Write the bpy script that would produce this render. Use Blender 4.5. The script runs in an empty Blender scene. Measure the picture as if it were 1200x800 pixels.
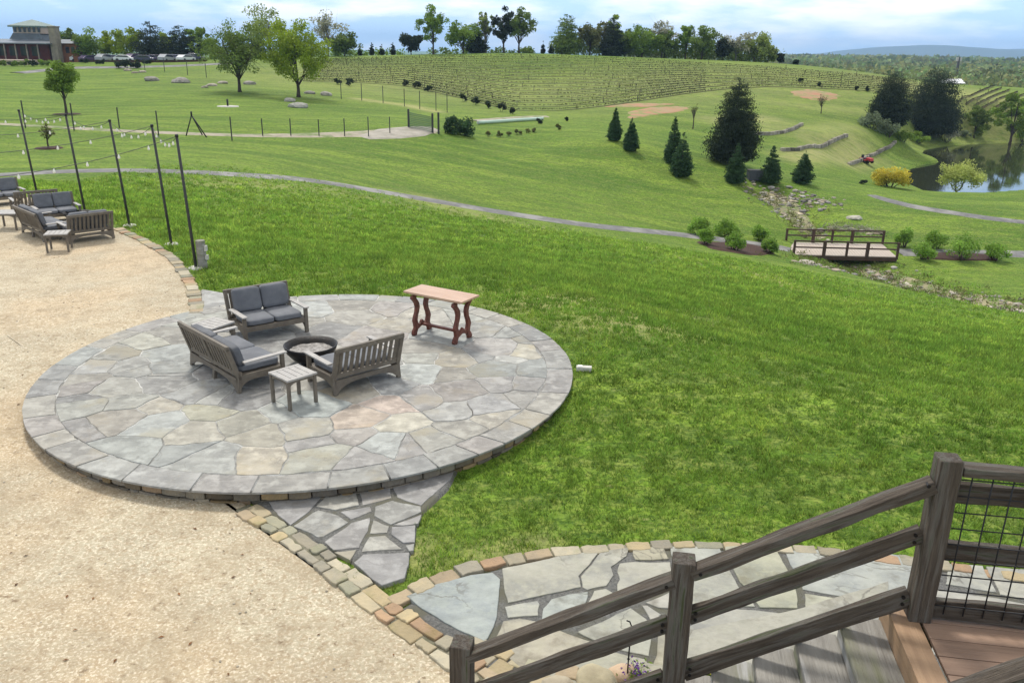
import bpy, bmesh, math, random
import numpy as np
import time as _t; _T0 = _t.time()
from mathutils import Vector, Matrix, noise as mnoise
random.seed(7); RNG = np.random.default_rng(7)
sc = bpy.context.scene
COL = sc.collection
R_ = math.radians
# ------------------------------------------------------------------ camera model (photo is 1200 x 800)
FPX, PITCH, ROLL = 983.98, .33295, .0154068
_F = np.array([0, math.cos(PITCH), -math.sin(PITCH)]); _R = np.array([1, 0, 0.]); _U = np.cross(_R, _F)
_R, _U = math.cos(ROLL)*_R + math.sin(ROLL)*_U, -math.sin(ROLL)*_R + math.cos(ROLL)*_U
CAM = np.array([0, 0, 4.5])
def ray(u, v):
    d = (u-600)*_R - (v-400)*_U + FPX*_F
    return d/d[1]
def pt(u, v, z=0.):
    d = ray(u, v); return CAM + d*((z-4.5)/d[2])
# ------------------------------------------------------------------ terrain
CTRL_PX = [(500,310,19.5),(400,290,24),(230,300,22),(250,230,34),(350,210,46),(200,200,40),(100,203,38),(0,207,37),
(500,235,50),(640,257,52),(750,270,54),(850,282,56),(930,290,57.5),(1052,292,58),(1200,295,60),(600,300,28),(700,280,40),
(600,265,42),(450,250,36),(700,330,20),(800,300,36),(900,310,44),(850,350,24),(1000,330,42),(950,380,19),(1100,345,45),
(1180,355,42),(1150,380,30),(1100,430,14.5),(1200,450,14),(1200,400,22),(800,400,16.5),(1000,500,9.5),(1200,520,9.5),
(600,225,58),(600,200,66),(450,200,58),(300,185,52),(150,180,50),(0,180,50),(300,160,66),(100,148,66),(0,150,64),(450,157,72),
(500,150,76),(640,170,78),(720,165,78),(740,178,76),(800,205,73),(860,215,72),(940,215,75),(1020,228,74),(1200,262,66),
(1100,243,70),(1130,227,83.5),(1200,226,83),(1045,217,86),(1070,195,102),(1098,188,106),(1130,170,122),(1200,168,124),
(1020,185,97),(990,160,108),(880,160,100),(940,148,113),(880,190,85),(950,110,140),(750,130,112),(800,100,140),(900,100,145),
(1000,100,150),(1060,145,128),(1000,140,125),(1150,125,150),(1150,100,185),(1200,100,190),(1050,92,190),(1000,84,190),(900,75,190),
(800,70,188),(700,65.5,185),(600,62.5,182),(500,65,180),(400,67,178),(300,69,175),(200,73,172),(100,73,170),(0,75,170),
(600,95,145),(600,130,108),(500,100,140),(400,100,138),(350,112,112),(280,107,112),(150,100,120),(60,110,110),(78,132,84),
(0,90,140),(200,85,145),(400,130,95),(200,125,90),(550,155,80)]
CTRL_XYZ = [(-15,5,-.1),(-15,15,-.05),(-15,24,-.1),(-8,19,-.1),(-3,17,-.1),(0,5,-.17),(6,5,-.2),(3,3,-.17),(0,-4,-.2),(15,0,-.4),
(-15,-4,-.2),(60,60,-9.3),(80,100,-9.4),(100,130,-8.5),(25,10,-1.),(60,30,-7),(-60,60,-.3),(-90,100,1.2),(-35,28,-.2),(-120,170,4),
(-100,225,0),(-50,228,0),(0,228,0),(50,228,-3),(110,228,-6)]
_c = []
for u, v, y in CTRL_PX:
    d = ray(u, v); _c.append((d[0]*y, y, 4.5+d[2]*y))
_c = np.array(_c + CTRL_XYZ)
def _phi(r2): return .5*r2*np.log(r2+1e-9)
def _solve():
    # work in log-ish stretched coordinates so that near points stay local
    P = _c[:, :2]/20.; n = len(P)
    K = _phi(((P[:, None]-P[None])**2).sum(-1)) + np.eye(n)*.02
    A = np.zeros((n+3, n+3)); A[:n, :n] = K; A[:n, n] = 1; A[:n, n+1:] = P; A[n, :n] = 1; A[n+1:, :n] = P.T
    return P, np.linalg.solve(A, np.r_[_c[:, 2], 0, 0, 0])
_P, _W = _solve()
def tps(X, Y):
    X = np.asarray(X, float); Y = np.asarray(Y, float); sh = X.shape
    q = np.stack([X.ravel(), Y.ravel()], -1)/20.; out = np.empty(len(q))
    for i in range(0, len(q), 20000):
        s = q[i:i+20000]
        out[i:i+20000] = _phi(((s[:, None]-_P[None])**2).sum(-1))@_W[:-3] + _W[-3] + s@_W[-2:]
    return out.reshape(sh)
def sstep(a, b, x):
    t = np.clip((x-a)/(b-a), 0, 1); return t*t*(3-2*t)
def pdist(poly, X, Y):
    """distance to polygon, negative inside"""
    X = np.asarray(X, float); Y = np.asarray(Y, float)
    d = np.full(X.shape, 1e9); ins = np.zeros(X.shape, bool); n = len(poly)
    for i in range(n):
        ax, ay = poly[i]; bx, by = poly[(i+1) % n]
        ex, ey = bx-ax, by-ay
        t = np.clip(((X-ax)*ex+(Y-ay)*ey)/(ex*ex+ey*ey+1e-12), 0, 1)
        d = np.minimum(d, np.hypot(X-ax-t*ex, Y-ay-t*ey))
        if abs(by-ay) > 1e-12:
            c = ((ay > Y) != (by > Y)) & (X < (bx-ax)*(Y-ay)/(by-ay)+ax); ins ^= c
    return np.where(ins, -d, d)
def ldist(line, X, Y):
    d = np.full(np.shape(X), 1e9)
    for (ax, ay), (bx, by) in zip(line[:-1], line[1:]):
        ex, ey = bx-ax, by-ay
        t = np.clip(((X-ax)*ex+(Y-ay)*ey)/(ex*ex+ey*ey+1e-12), 0, 1)
        d = np.minimum(d, np.hypot(X-ax-t*ex, Y-ay-t*ey))
    return d
def pl(pts, z=-.1): return [tuple(pt(u, v, z)[:2]) for u, v in pts]
PC, PR = (-2.944, 11.80), 3.838            # patio centre and radius
SAND = [(-2.80,7.95),(-1.08,6.10),(-.34,5.46),(.35,4.6),(1.2,3.2),(1.2,-6),(-34,-6),(-34,27)] + pl([(-60,214),(0,224),(45,234),(100,252),(137,268),(170,283),(200,301),(217,320),(228,341),(234,364)]) + [(-3.5,12.5)]
WALK = pl([(448,705),(470,690),(545,660),(600,647),(650,639),(740,633),(820,631),(885,633),(960,637),(1060,648),(1200,668),(1300,680)]) + [(7.5,5.4),(7.5,1),(1,1),(.3,4.65),(-.34,5.5)]
TRI = pl([(285,590),(330,560),(545,540),(530,570),(492,607),(488,640),(474,672),(452,686)], -.17)
WATER_Z = -9.45
POND = [tuple(pt(u, v, WATER_Z)[:2]) for u, v in [(1060,213),(1064,200),(1078,194),(1101,190.5),(1096,185),(1078,182),(1084,176),(1105,172),(1140,169),(1200,168),(1330,168),(1400,195),(1330,224),(1200,222.5),(1150,226),(1085,225)]]
def zflat(X, Y): return -.20 + .17*sstep(8.6, 12.4, Y) - .05*sstep(13, 17, Y)
_crk = [(900,222),(925,240),(950,262),(972,285),(990,303),(1030,318),(1090,335),(1150,350),(1215,364)]
def H0(X, Y):
    X = np.asarray(X, float); Y = np.asarray(Y, float)
    z = tps(X, np.minimum(Y, 232))
    w = sstep(0, 5.5, np.minimum.reduce([np.hypot(X-PC[0], Y-PC[1])-PR-.5, pdist(SAND, X, Y), pdist(WALK, X, Y)-.7, pdist(TRI, X, Y)]))
    zf = zflat(X, Y)
    z = zf + (z-zf)*w
    far = sstep(195, 330, np.hypot(X, Y)*1. - np.clip(X, 0, 60)*.1)
    lat = sstep(150, 260, np.abs(X))
    z = z*(1-np.maximum(far, lat)) + (-13.)*np.maximum(far, lat)
    return z
def _march(u, v, fn):
    d = ray(u, v); ys = np.r_[np.arange(2, 60, .25), np.arange(60, 260, .5)]
    g = 4.5+d[2]*ys - fn(d[0]*ys, ys)
    i = np.argmax(g < 0)
    if g[i] >= 0: i = len(ys)-1; return np.array([d[0]*190, 190, float(fn(d[0]*190, 190.))])
    a, b = ys[max(i-1, 0)], ys[i]
    for _ in range(14):
        m = (a+b)/2
        if 4.5+d[2]*m - float(fn(d[0]*m, m)) < 0: b = m
        else: a = m
    return np.array([d[0]*b, b, float(fn(d[0]*b, b))])
CREEK = [tuple(_march(u, v, H0)[:2]) for u, v in _crk]
def H(X, Y):
    X = np.asarray(X, float); Y = np.asarray(Y, float)
    z = H0(X, Y)
    m = (np.abs(Y-62) < 30)
    dc = np.where(m, ldist(CREEK, X, Y), 99)
    z = z - .75*np.exp(-(dc/1.9)**2)
    dp = pdist(POND, X, Y)
    bank = WATER_Z + np.clip(dp, -3, 30)*.12
    sf = sstep(100, 118, Y); w = 1-sstep(3.0-sf, 14.-5*sf, dp)
    z = z*(1-w) + w*(np.minimum(np.maximum(z, bank), np.maximum(bank, WATER_Z+.25)) if False else np.where(dp < 0, WATER_Z+dp*.5-.05, np.minimum(WATER_Z+.05+dp*(.13+.17*sf), np.maximum(z, WATER_Z+.05+dp*.05))))
    return z
def gz(x, y): return float(H(np.array([float(x)]), np.array([float(y)]))[0])
_gx = np.arange(-150, 170.1, .8); _gy = np.arange(0, 262, .8)
_G = H(*np.meshgrid(_gx, _gy))
def Hq(X, Y):
    """fast bilinear terrain look-up"""
    i = np.clip((np.asarray(X)-_gx[0])/.8, 0, len(_gx)-1.001); j = np.clip((np.asarray(Y)-_gy[0])/.8, 0, len(_gy)-1.001)
    i0 = i.astype(int); j0 = j.astype(int); a = i-i0; b = j-j0
    return (_G[j0, i0]*(1-a)+_G[j0, i0+1]*a)*(1-b)+(_G[j0+1, i0]*(1-a)+_G[j0+1, i0+1]*a)*b
def ground(u, v):
    p = _march(u, v, lambda x, y: Hq(x, y) if np.ndim(x) else Hq(np.array([x]), np.array([y]))[0])
    p[2] = gz(p[0], p[1]); return p
def at(u, Y):
    d = ray(u, 70); x = d[0]*Y; return np.array([x, Y, gz(x, Y)])
def ztop(u, v, Y): return 4.5 + ray(u, v)[2]*Y
# ------------------------------------------------------------------ tagging / linking
def tag(o, label=None, cat=None, group=None, kind=None):
    if label: o['label'] = label
    if cat: o['category'] = cat
    if group: o['group'] = group
    if kind: o['kind'] = kind
    return o
def thing(name, label, cat, loc=(0, 0, 0), rz=0, group=None):
    o = bpy.data.objects.new(name, None); COL.objects.link(o); o.empty_display_size = .2
    o.location = tuple(float(a) for a in loc); o.rotation_euler = (0, 0, rz); return tag(o, label, cat, group)
def copy_tree(o, parent=None):
    c = o.copy(); COL.objects.link(c)
    if parent: c.parent = parent
    for ch in [q for q in bpy.data.objects if q.parent == o]: copy_tree(ch, c)
    return c
# ------------------------------------------------------------------ materials
def lin(c):
    return tuple(((x/255.)/12.92 if x/255. <= .04045 else ((x/255.+.055)/1.055)**2.4) for x in c)
_M = {}
def mat(name, c1, c2=None, scale=6., rough=.8, bump=.0, bscale=None, stretch=(1, 1, 1), tint=False, spec=.3, c3=None, scale3=1., leaf=False, metal=0., detail=6, lo=.35, hi=.65, wear=None):
    if name in _M: return _M[name]
    m = bpy.data.materials.new(name); m.use_nodes = True; nt = m.node_tree; N = nt.nodes; L = nt.links
    b = N['Principled BSDF']; b.inputs['Roughness'].default_value = rough; b.inputs['Specular IOR Level'].default_value = spec; b.inputs['Metallic'].default_value = metal
    tc = N.new('ShaderNodeTexCoord'); mp = N.new('ShaderNodeMapping'); mp.inputs['Scale'].default_value = stretch; L.new(tc.outputs['Object'], mp.inputs[0])
    oi = N.new('ShaderNodeObjectInfo'); k1 = N.new('ShaderNodeMath'); k1.operation = 'MULTIPLY'; k1.inputs[1].default_value = 37.; L.new(oi.outputs['Random'], k1.inputs[0]); oc = k1.outputs[0]
    if tint and not leaf:
        a0 = N.new('ShaderNodeAttribute'); a0.attribute_name = 'tint'; k2 = N.new('ShaderNodeMath'); k2.operation = 'MULTIPLY_ADD'; k2.inputs[1].default_value = 61.; L.new(a0.outputs['Alpha'], k2.inputs[0]); L.new(oc, k2.inputs[2]); oc = k2.outputs[0]
    va = N.new('ShaderNodeVectorMath'); va.operation = 'ADD'; L.new(mp.outputs[0], va.inputs[0]); L.new(oc, va.inputs[1]); mp = va
    def nz(s, d=detail):
        n = N.new('ShaderNodeTexNoise'); n.inputs['Scale'].default_value = s; n.inputs['Detail'].default_value = d; n.inputs['Roughness'].default_value = .6; L.new(mp.outputs[0], n.inputs['Vector']); return n.outputs['Fac']
    def rmp(f, a=lo, c=hi):
        r = N.new('ShaderNodeMapRange'); r.inputs['From Min'].default_value = a; r.inputs['From Max'].default_value = c; L.new(f, r.inputs['Value']); return r.outputs[0]
    def mix(f, a, c, mode='MIX'):
        x = N.new('ShaderNodeMix'); x.data_type = 'RGBA'; x.blend_type = mode
        if isinstance(f, float): x.inputs[0].default_value = f
        else: L.new(f, x.inputs[0])
        for k, q in ((6, a), (7, c)):
            if isinstance(q, tuple): x.inputs[k].default_value = q[:3]+(1,)
            else: L.new(q, x.inputs[k])
        return x.outputs[2]
    col = tuple(c1)
    if c2: col = mix(rmp(nz(scale)), tuple(c1), tuple(c2))
    if c3: col = mix(rmp(nz(scale3), .48, .62), col, tuple(c3))
    if wear: col = mix(rmp(nz(wear[1]), .56, .66), col, tuple(wear[0]))
    if tint:
        a = N.new('ShaderNodeAttribute'); a.attribute_name = 'tint'
        col = mix(1., col, a.outputs['Color'], 'MULTIPLY')
    if isinstance(col, tuple): b.inputs['Base Color'].default_value = col[:3]+(1,)
    else: L.new(col, b.inputs['Base Color'])
    if bump:
        bp = N.new('ShaderNodeBump'); bp.inputs['Strength'].default_value = min(1, bump*1.); bp.inputs['Distance'].default_value = .02
        L.new(nz(bscale or scale*4, 8), bp.inputs['Height']); L.new(bp.outputs[0], b.inputs['Normal'])
    if leaf:
        tr = N.new('ShaderNodeBsdfTranslucent'); ms = N.new('ShaderNodeMixShader'); ms.inputs[0].default_value = .35
        if isinstance(col, tuple): tr.inputs[0].default_value = col[:3]+(1,)
        else: L.new(col, tr.inputs[0])
        L.new(b.outputs[0], ms.inputs[1]); L.new(tr.outputs[0], ms.inputs[2]); L.new(ms.outputs[0], N['Material Output'].inputs[0])
    _M[name] = m; return m
# ------------------------------------------------------------------ mesh helpers
class MB:
    def __init__(s): s.v = []; s.f = []; s.t = []; s.sm = []
    def poly(s, vs, faces, tint=(1, 1, 1), smooth=False):
        b = len(s.v); s.v += [tuple(map(float, p)) for p in vs]
        for f in faces: s.f.append(tuple(i+b for i in f)); s.t.append(tint); s.sm.append(smooth)
    def box(s, c, d, rz=0, M=None, tint=(1, 1, 1), taper=1.):
        hx, hy, hz = d[0]/2, d[1]/2, d[2]/2
        P = [Vector((x*hx*(taper if z > 0 else 1), y*hy*(taper if z > 0 else 1), z*hz)) for z in (-1, 1) for x, y in ((-1, -1), (1, -1), (1, 1), (-1, 1))]
        Q = (M.to_4x4() if M else Matrix.Rotation(rz, 4, 'Z'))
        P = [Q@p + Vector(c) for p in P]
        s.poly(P, [(3, 2, 1, 0), (4, 5, 6, 7), (0, 1, 5, 4), (1, 2, 6, 5), (2, 3, 7, 6), (3, 0, 4, 7)], tint)
    def bar(s, a, b, w, h, tint=(1, 1, 1), up=(0, 0, 1)):
        a = Vector(a); b = Vector(b); x = (b-a).normalized(); y = Vector(up).cross(x)
        if y.length < 1e-4: y = Vector((0, 1, 0))
        y.normalize(); z = x.cross(y)
        P = [e + y*sy*w/2 + z*sz*h/2 for e in (a, b) for sy, sz in ((-1, -1), (1, -1), (1, 1), (-1, 1))]
        s.poly(P, [(0, 1, 2, 3), (7, 6, 5, 4), (4, 5, 1, 0), (5, 6, 2, 1), (6, 7, 3, 2), (7, 4, 0, 3)], tint)
    def tube(s, pts, rs, n=6, tint=(1, 1, 1), cap=True, smooth=True):
        pts = [Vector(p) for p in pts]
        if not hasattr(rs, '__len__'): rs = [rs]*len(pts)
        vs = []; 
        for i, p in enumerate(pts):
            d = (pts[min(i+1, len(pts)-1)]-pts[max(i-1, 0)])
            d = d.normalized() if d.length > 1e-9 else Vector((0, 0, 1))
            u = d.cross(Vector((.31, .95, .05))); u = u.normalized() if u.length > 1e-3 else Vector((1, 0, 0)); w = d.cross(u)
            for k in range(n):
                a = 2*math.pi*k/n; vs.append(p + (u*math.cos(a)+w*math.sin(a))*rs[i])
        fs = [(i*n+k, i*n+(k+1) % n, (i+1)*n+(k+1) % n, (i+1)*n+k) for i in range(len(pts)-1) for k in range(n)]
        s.poly(vs, fs, tint, smooth)
        if cap:
            b = len(s.v)-len(vs)
            s.f.append(tuple(b+k for k in range(n))[::-1]); s.t.append(tint); s.sm.append(False)
            s.f.append(tuple(b+(len(pts)-1)*n+k for k in range(n))); s.t.append(tint); s.sm.append(False)
    def lathe(s, prof, n=32, c=(0, 0, 0), tint=(1, 1, 1), smooth=True):
        vs = [(c[0]+r*math.cos(2*math.pi*k/n), c[1]+r*math.sin(2*math.pi*k/n), c[2]+z) for r, z in prof for k in range(n)]
        s.poly(vs, [(i*n+k, i*n+(k+1) % n, (i+1)*n+(k+1) % n, (i+1)*n+k) for i in range(len(prof)-1) for k in range(n)], tint, smooth)
    def prism(s, pts, z0, z1, tint=(1, 1, 1), bev=0.):
        """vertical prism from a ccw outline, optional chamfer"""
        n = len(pts); cx = sum(p[0] for p in pts)/n; cy = sum(p[1] for p in pts)/n; tint = tuple(tint[:3])+(random.random(),)
        zz0 = z0 if hasattr(z0, '__len__') else [z0]*n; zz1 = z1 if hasattr(z1, '__len__') else [z1]*n
        vs = [(p[0], p[1], zz0[i]) for i, p in enumerate(pts)] + [(p[0], p[1], zz1[i]-bev) for i, p in enumerate(pts)]
        fs = [(i, (i+1) % n, n+(i+1) % n, n+i) for i in range(n)]
        if bev:
            for i, p in enumerate(pts):
                dx, dy = cx-p[0], cy-p[1]; l = math.hypot(dx, dy)+1e-9
                vs.append((p[0]+dx/l*bev*1.3, p[1]+dy/l*bev*1.3, zz1[i]))
            fs += [(n+i, n+(i+1) % n, 2*n+(i+1) % n, 2*n+i) for i in range(n)]
            fs.append(tuple(range(2*n, 3*n)))
        else: fs.append(tuple(range(n, 2*n)))
        s.poly(vs, fs, tint)
    def extr(s, prof, x0, x1, M=None, tint=(1, 1, 1)):
        """profile in (y,z) extruded in x"""
        n = len(prof); vs = [Vector((x, y, z)) for x in (x0, x1) for y, z in prof]
        if M: vs = [M@v for v in vs]
        s.poly(vs, [tuple(range(n))[::-1], tuple(range(n, 2*n))] + [(i, (i+1) % n, n+(i+1) % n, n+i) for i in range(n)], tint)
    def build(s, name, m, parent=None, bevel=0., loc=None, recalc=True):
        me = bpy.data.meshes.new(name); me.from_pydata(s.v, [], s.f)
        at_ = me.attributes.new('tint', 'FLOAT_COLOR', 'FACE')
        at_.data.foreach_set('color', np.array([tuple(t[:3])+((t[3] if len(t) > 3 else 1.),) for t in s.t], dtype=np.float32).ravel())
        me.polygons.foreach_set('use_smooth', s.sm)
        if recalc:
            bm = bmesh.new(); bm.from_mesh(me); bmesh.ops.recalc_face_normals(bm, faces=bm.faces[:]); bm.to_mesh(me); bm.free()
        me.materials.append(m); o = bpy.data.objects.new(name, me); COL.objects.link(o)
        if parent: o.parent = parent
        if loc is not None: o.location = tuple(map(float, loc))
        if bevel:
            b = o.modifiers.new('Bevel', 'BEVEL'); b.width = bevel; b.segments = 2; b.limit_method = 'ANGLE'
        return o
def np_mesh(name, V, F, m, parent=None, tint=None, smooth=False):
    """V (n,3), F (k,3|4) arrays, tint (k,) or (k,3) per face"""
    V = np.asarray(V, np.float32); F = np.asarray(F, np.int32); k, c = F.shape
    me = bpy.data.meshes.new(name); me.vertices.add(len(V)); me.vertices.foreach_set('co', V.ravel())
    me.loops.add(k*c); me.loops.foreach_set('vertex_index', F.ravel()); me.polygons.add(k)
    me.polygons.foreach_set('loop_start', np.arange(0, k*c, c, dtype=np.int32))
    me.polygons.foreach_set('use_smooth', np.full(k, smooth))
    if tint is not None:
        tint = np.asarray(tint, np.float32)
        if tint.ndim == 1: tint = np.repeat(tint[:, None], 3, 1)
        a = me.attributes.new('tint', 'FLOAT_COLOR', 'FACE'); a.data.foreach_set('color', np.c_[tint, np.ones(k)].astype(np.float32).ravel())
    me.update(calc_edges=True); me.validate()
    me.materials.append(m); o = bpy.data.objects.new(name, me); COL.objects.link(o)
    if parent: o.parent = parent
    return o
def leaf_arrays(C, size, tint, flat=0., rng=RNG, aspect=.55):
    """rhombic leaf faces at centres C"""
    n = len(C); a = rng.normal(size=(n, 3)); a[:, 2] *= (1-flat); a /= np.linalg.norm(a, axis=1)[:, None]+1e-9
    b = rng.normal(size=(n, 3)); b[:, 2] *= (1-flat*.6); b -= (b*a).sum(1)[:, None]*a; b /= np.linalg.norm(b, axis=1)[:, None]+1e-9
    s = np.asarray(size)*np.ones(n); a = a*s[:, None]; b = b*(s*aspect)[:, None]
    V = np.stack([C-a, C+b, C+a, C-b], 1).reshape(-1, 3); F = np.arange(4*n).reshape(n, 4)
    return V, F, np.asarray(tint)*np.ones(n)
def ribbon(pts, w, off=.04, step=1.0, z=None):
    """draped strip along a polyline, w = width or list"""
    P = [np.array(p[:2], float) for p in pts]; Q = []; W = []
    ws = w if hasattr(w, '__len__') else [w]*len(P)
    for i in range(len(P)-1):
        p0, p1, p2, p3 = P[max(i-1, 0)], P[i], P[i+1], P[min(i+2, len(P)-1)]
        n = max(2, int(np.linalg.norm(p2-p1)/step))
        for k in range(n):
            t = k/n; Q.append(.5*((2*p1)+(p2-p0)*t+(2*p0-5*p1+4*p2-p3)*t*t+(-p0+3*p1-3*p2+p3)*t**3)); W.append(ws[i]*(1-t)+ws[i+1]*t)
    Q.append(P[-1]); W.append(ws[-1]); Q = np.array(Q); W = np.array(W)
    T = np.gradient(Q, axis=0); T /= np.linalg.norm(T, axis=1)[:, None]; Nn = np.c_[-T[:, 1], T[:, 0]]
    K = 5; V = []
    rg = np.random.default_rng(len(Q))
    jl = np.convolve(rg.normal(size=len(Q)+4), np.ones(5)/5, 'valid')*.12*W; jr = np.convolve(rg.normal(size=len(Q)+4), np.ones(5)/5, 'valid')*.12*W
    for k in range(K):
        s = k/(K-1)-.5; V.append(Q + Nn*((W*s) + (jl if k == 0 else jr if k == K-1 else 0))[:, None])
    V = np.stack(V, 1); X, Y = V[..., 0], V[..., 1]; Z = H(X, Y)+off
    Z[:, 0] -= .12; Z[:, -1] -= .12
    V = np.dstack([X, Y, Z]).reshape(-1, 3); n = len(Q)
    F = [(i*K+k, i*K+k+1, (i+1)*K+k+1, (i+1)*K+k) for i in range(n-1) for k in range(K-1)]
    return V, F, Q
def blob(poly, off=.03, rings=10, skirt=.1, fn=None, sub=4, jit=0.):
    """draped star-shaped patch"""
    fn = fn or H
    P = np.array([p[:2] for p in poly]); c = P.mean(0)
    B = []
    for i in range(len(P)):
        for k in range(sub): B.append(P[i]+(P[(i+1) % len(P)]-P[i])*k/sub)
    B = np.array(B); n = len(B)
    if jit: B = c + (B-c)*(1+np.random.default_rng(n).normal(size=n)[:, None]*jit)
    rad = np.linspace(0, 1, rings+1)[1:]
    X = c[0]+np.outer(rad, B[:, 0]-c[0]); Y = c[1]+np.outer(rad, B[:, 1]-c[1]); Z = fn(X, Y)+off
    Z[-1] -= skirt
    V = np.vstack([[c[0], c[1], float(fn(np.array([c[0]]), np.array([c[1]]))[0])+off], np.dstack([X, Y, Z]).reshape(-1, 3)])
    F = []
    for j in range(n): F.append((0, 1+j, 1+(j+1) % n))
    for i in range(rings-1):
        for j in range(n): F.append((1+i*n+j, 1+(i+1)*n+j, 1+(i+1)*n+(j+1) % n, 1+i*n+(j+1) % n))
    return V, F
def from_lists(name, V, F, m, parent=None, smooth=True):
    mb = MB(); mb.poly([tuple(v) for v in V], F, smooth=smooth); return mb.build(name, m, parent)
# ================================================================== MATERIALS
g = lambda *c: tuple(c)
m_stone = mat('flagstone', g(.345,.338,.315), g(.255,.25,.236), 2.6, .8, .9, 11, tint=True, wear=(g(.34,.315,.26), 1.1), c3=g(.40,.395,.37), scale3=6, detail=10, lo=.40, hi=.60)
m_walkstone = mat('walk_stone', g(.38,.365,.315), g(.28,.275,.25), 1.9, .8, .9, 8, tint=True, lo=.42, hi=.58, wear=(g(.22,.205,.17), 2.2), c3=g(.35,.34,.29), scale3=9, detail=9)
m_mortar = mat('mortar', g(.66,.65,.61), g(.20,.19,.17), 2.2, .95, .8, 60)
def veins(m, dark=(.10,.095,.08,1), k=.8, s=1.3, wdt=.012, lo_=.76, st_=4):
    nt = m.node_tree; N = nt.nodes; L = nt.links; b = N['Principled BSDF']; src = b.inputs['Base Color'].links[0].from_socket; tc_ = N.new('ShaderNodeTexCoord'); a0 = N.new('ShaderNodeAttribute'); a0.attribute_name = 'tint'; k2 = N.new('ShaderNodeMath'); k2.operation = 'MULTIPLY'; k2.inputs[1].default_value = 43.; L.new(a0.outputs['Alpha'], k2.inputs[0]); va = N.new('ShaderNodeVectorMath'); va.operation = 'ADD'; L.new(tc_.outputs['Object'], va.inputs[0]); L.new(k2.outputs[0], va.inputs[1]); tc = type('q', (), {'outputs': {'Object': va.outputs[0]}})
    n = N.new('ShaderNodeTexNoise'); n.inputs['Scale'].default_value = s; n.inputs['Detail'].default_value = 7; n.inputs['Distortion'].default_value = .6; L.new(tc.outputs['Object'], n.inputs['Vector'])
    a = N.new('ShaderNodeMath'); a.operation = 'SUBTRACT'; a.inputs[1].default_value = .5; L.new(n.outputs['Fac'], a.inputs[0]); c = N.new('ShaderNodeMath'); c.operation = 'ABSOLUTE'; L.new(a.outputs[0], c.inputs[0])
    q = N.new('ShaderNodeMapRange'); q.inputs['From Min'].default_value = 0; q.inputs['From Max'].default_value = wdt; q.inputs['To Min'].default_value = k; q.inputs['To Max'].default_value = 0; L.new(c.outputs[0], q.inputs['Value'])
    n2 = N.new('ShaderNodeTexNoise'); n2.inputs['Scale'].default_value = .9; L.new(tc.outputs['Object'], n2.inputs['Vector']); q2 = N.new('ShaderNodeMapRange'); q2.inputs['From Min'].default_value = .47; q2.inputs['From Max'].default_value = .56; L.new(n2.outputs['Fac'], q2.inputs['Value'])
    mu = N.new('ShaderNodeMath'); mu.operation = 'MULTIPLY'; L.new(q.outputs[0], mu.inputs[0]); L.new(q2.outputs[0], mu.inputs[1])
    x = N.new('ShaderNodeMix'); x.data_type = 'RGBA'; L.new(mu.outputs[0], x.inputs[0]); L.new(src, x.inputs[6]); x.inputs[7].default_value = dark; src = x.outputs[2]
    mp = N.new('ShaderNodeMapping'); mp.inputs['Scale'].default_value = (1, st_, 1); mp.inputs['Rotation'].default_value = (0, 0, .5); L.new(tc.outputs['Object'], mp.inputs[0])
    n3 = N.new('ShaderNodeTexNoise'); n3.inputs['Scale'].default_value = 3.5; n3.inputs['Detail'].default_value = 9; n3.inputs['Roughness'].default_value = .7; L.new(mp.outputs[0], n3.inputs['Vector'])
    q3 = N.new('ShaderNodeMapRange'); q3.inputs['From Min'].default_value = .35; q3.inputs['From Max'].default_value = .65; q3.inputs['To Min'].default_value = lo_; q3.inputs['To Max'].default_value = 2-lo_-.06; L.new(n3.outputs['Fac'], q3.inputs['Value'])
    v = N.new('ShaderNodeVectorMath'); v.operation = 'SCALE'; L.new(src, v.inputs[0]); L.new(q3.outputs[0], v.inputs['Scale']); L.new(v.outputs[0], b.inputs['Base Color'])
veins(m_stone, (.14,.13,.12,1), .35, 1.3, .008, .88, 3); veins(m_walkstone, (.13,.12,.10,1), .7, .8, .008, .86, 1.8)
m_gravel = mat('grey_gravel', g(.21,.205,.19), g(.10,.10,.095), 45, .95, 1, 90, c3=g(.14,.135,.10), scale3=2.2)
m_rubble = mat('rubble', g(.36,.30,.21), g(.25,.22,.17), 6, .85, .8, 25, tint=True)
m_cobble = mat('edge_stone', g(.44,.40,.31), g(.36,.34,.28), 7, .85, .7, 30, tint=True, wear=(g(.30,.30,.20), 2.5))
m_wood = mat('weathered_wood', g(.140,.112,.085), g(.068,.052,.039), 7, .8, .9, 30, stretch=(.5, 9, 9), c3=g(.19,.175,.155), scale3=3, wear=(g(.08,.09,.04), 3))
m_tread = mat('grey_tread', g(.33,.31,.275), g(.22,.205,.18), 4, .85, .9, 14, stretch=(.3, 3, 3), c3=g(.20,.20,.13), scale3=1.2, wear=(g(.40,.39,.37), 2.2))
m_deck = mat('deck_board', g(.33,.22,.155), g(.26,.17,.12), 6, .6, .35, 30, stretch=(.15, 5, 5), tint=True)
m_fascia = mat('deck_border', g(.36,.235,.14), g(.29,.185,.11), 6, .6, .35, 30, stretch=(.15, 5, 5))
m_black = mat('black_metal', g(.02,.02,.022), None, rough=.5)
m_pole = mat('dark_pole', g(.035,.038,.04), g(.06,.055,.05), 8, .6)
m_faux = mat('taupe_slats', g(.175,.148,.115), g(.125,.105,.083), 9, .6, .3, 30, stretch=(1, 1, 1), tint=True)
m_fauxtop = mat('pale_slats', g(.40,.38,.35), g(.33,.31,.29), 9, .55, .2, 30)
m_cush = mat('grey_cushion', g(.155,.16,.172), g(.115,.12,.132), 4, .85, .25, 14, tint=True)
m_red = mat('red_wood', g(.17,.055,.034), g(.09,.028,.019), 5, .5, .3, 14, stretch=(.4, 3, 3))
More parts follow.
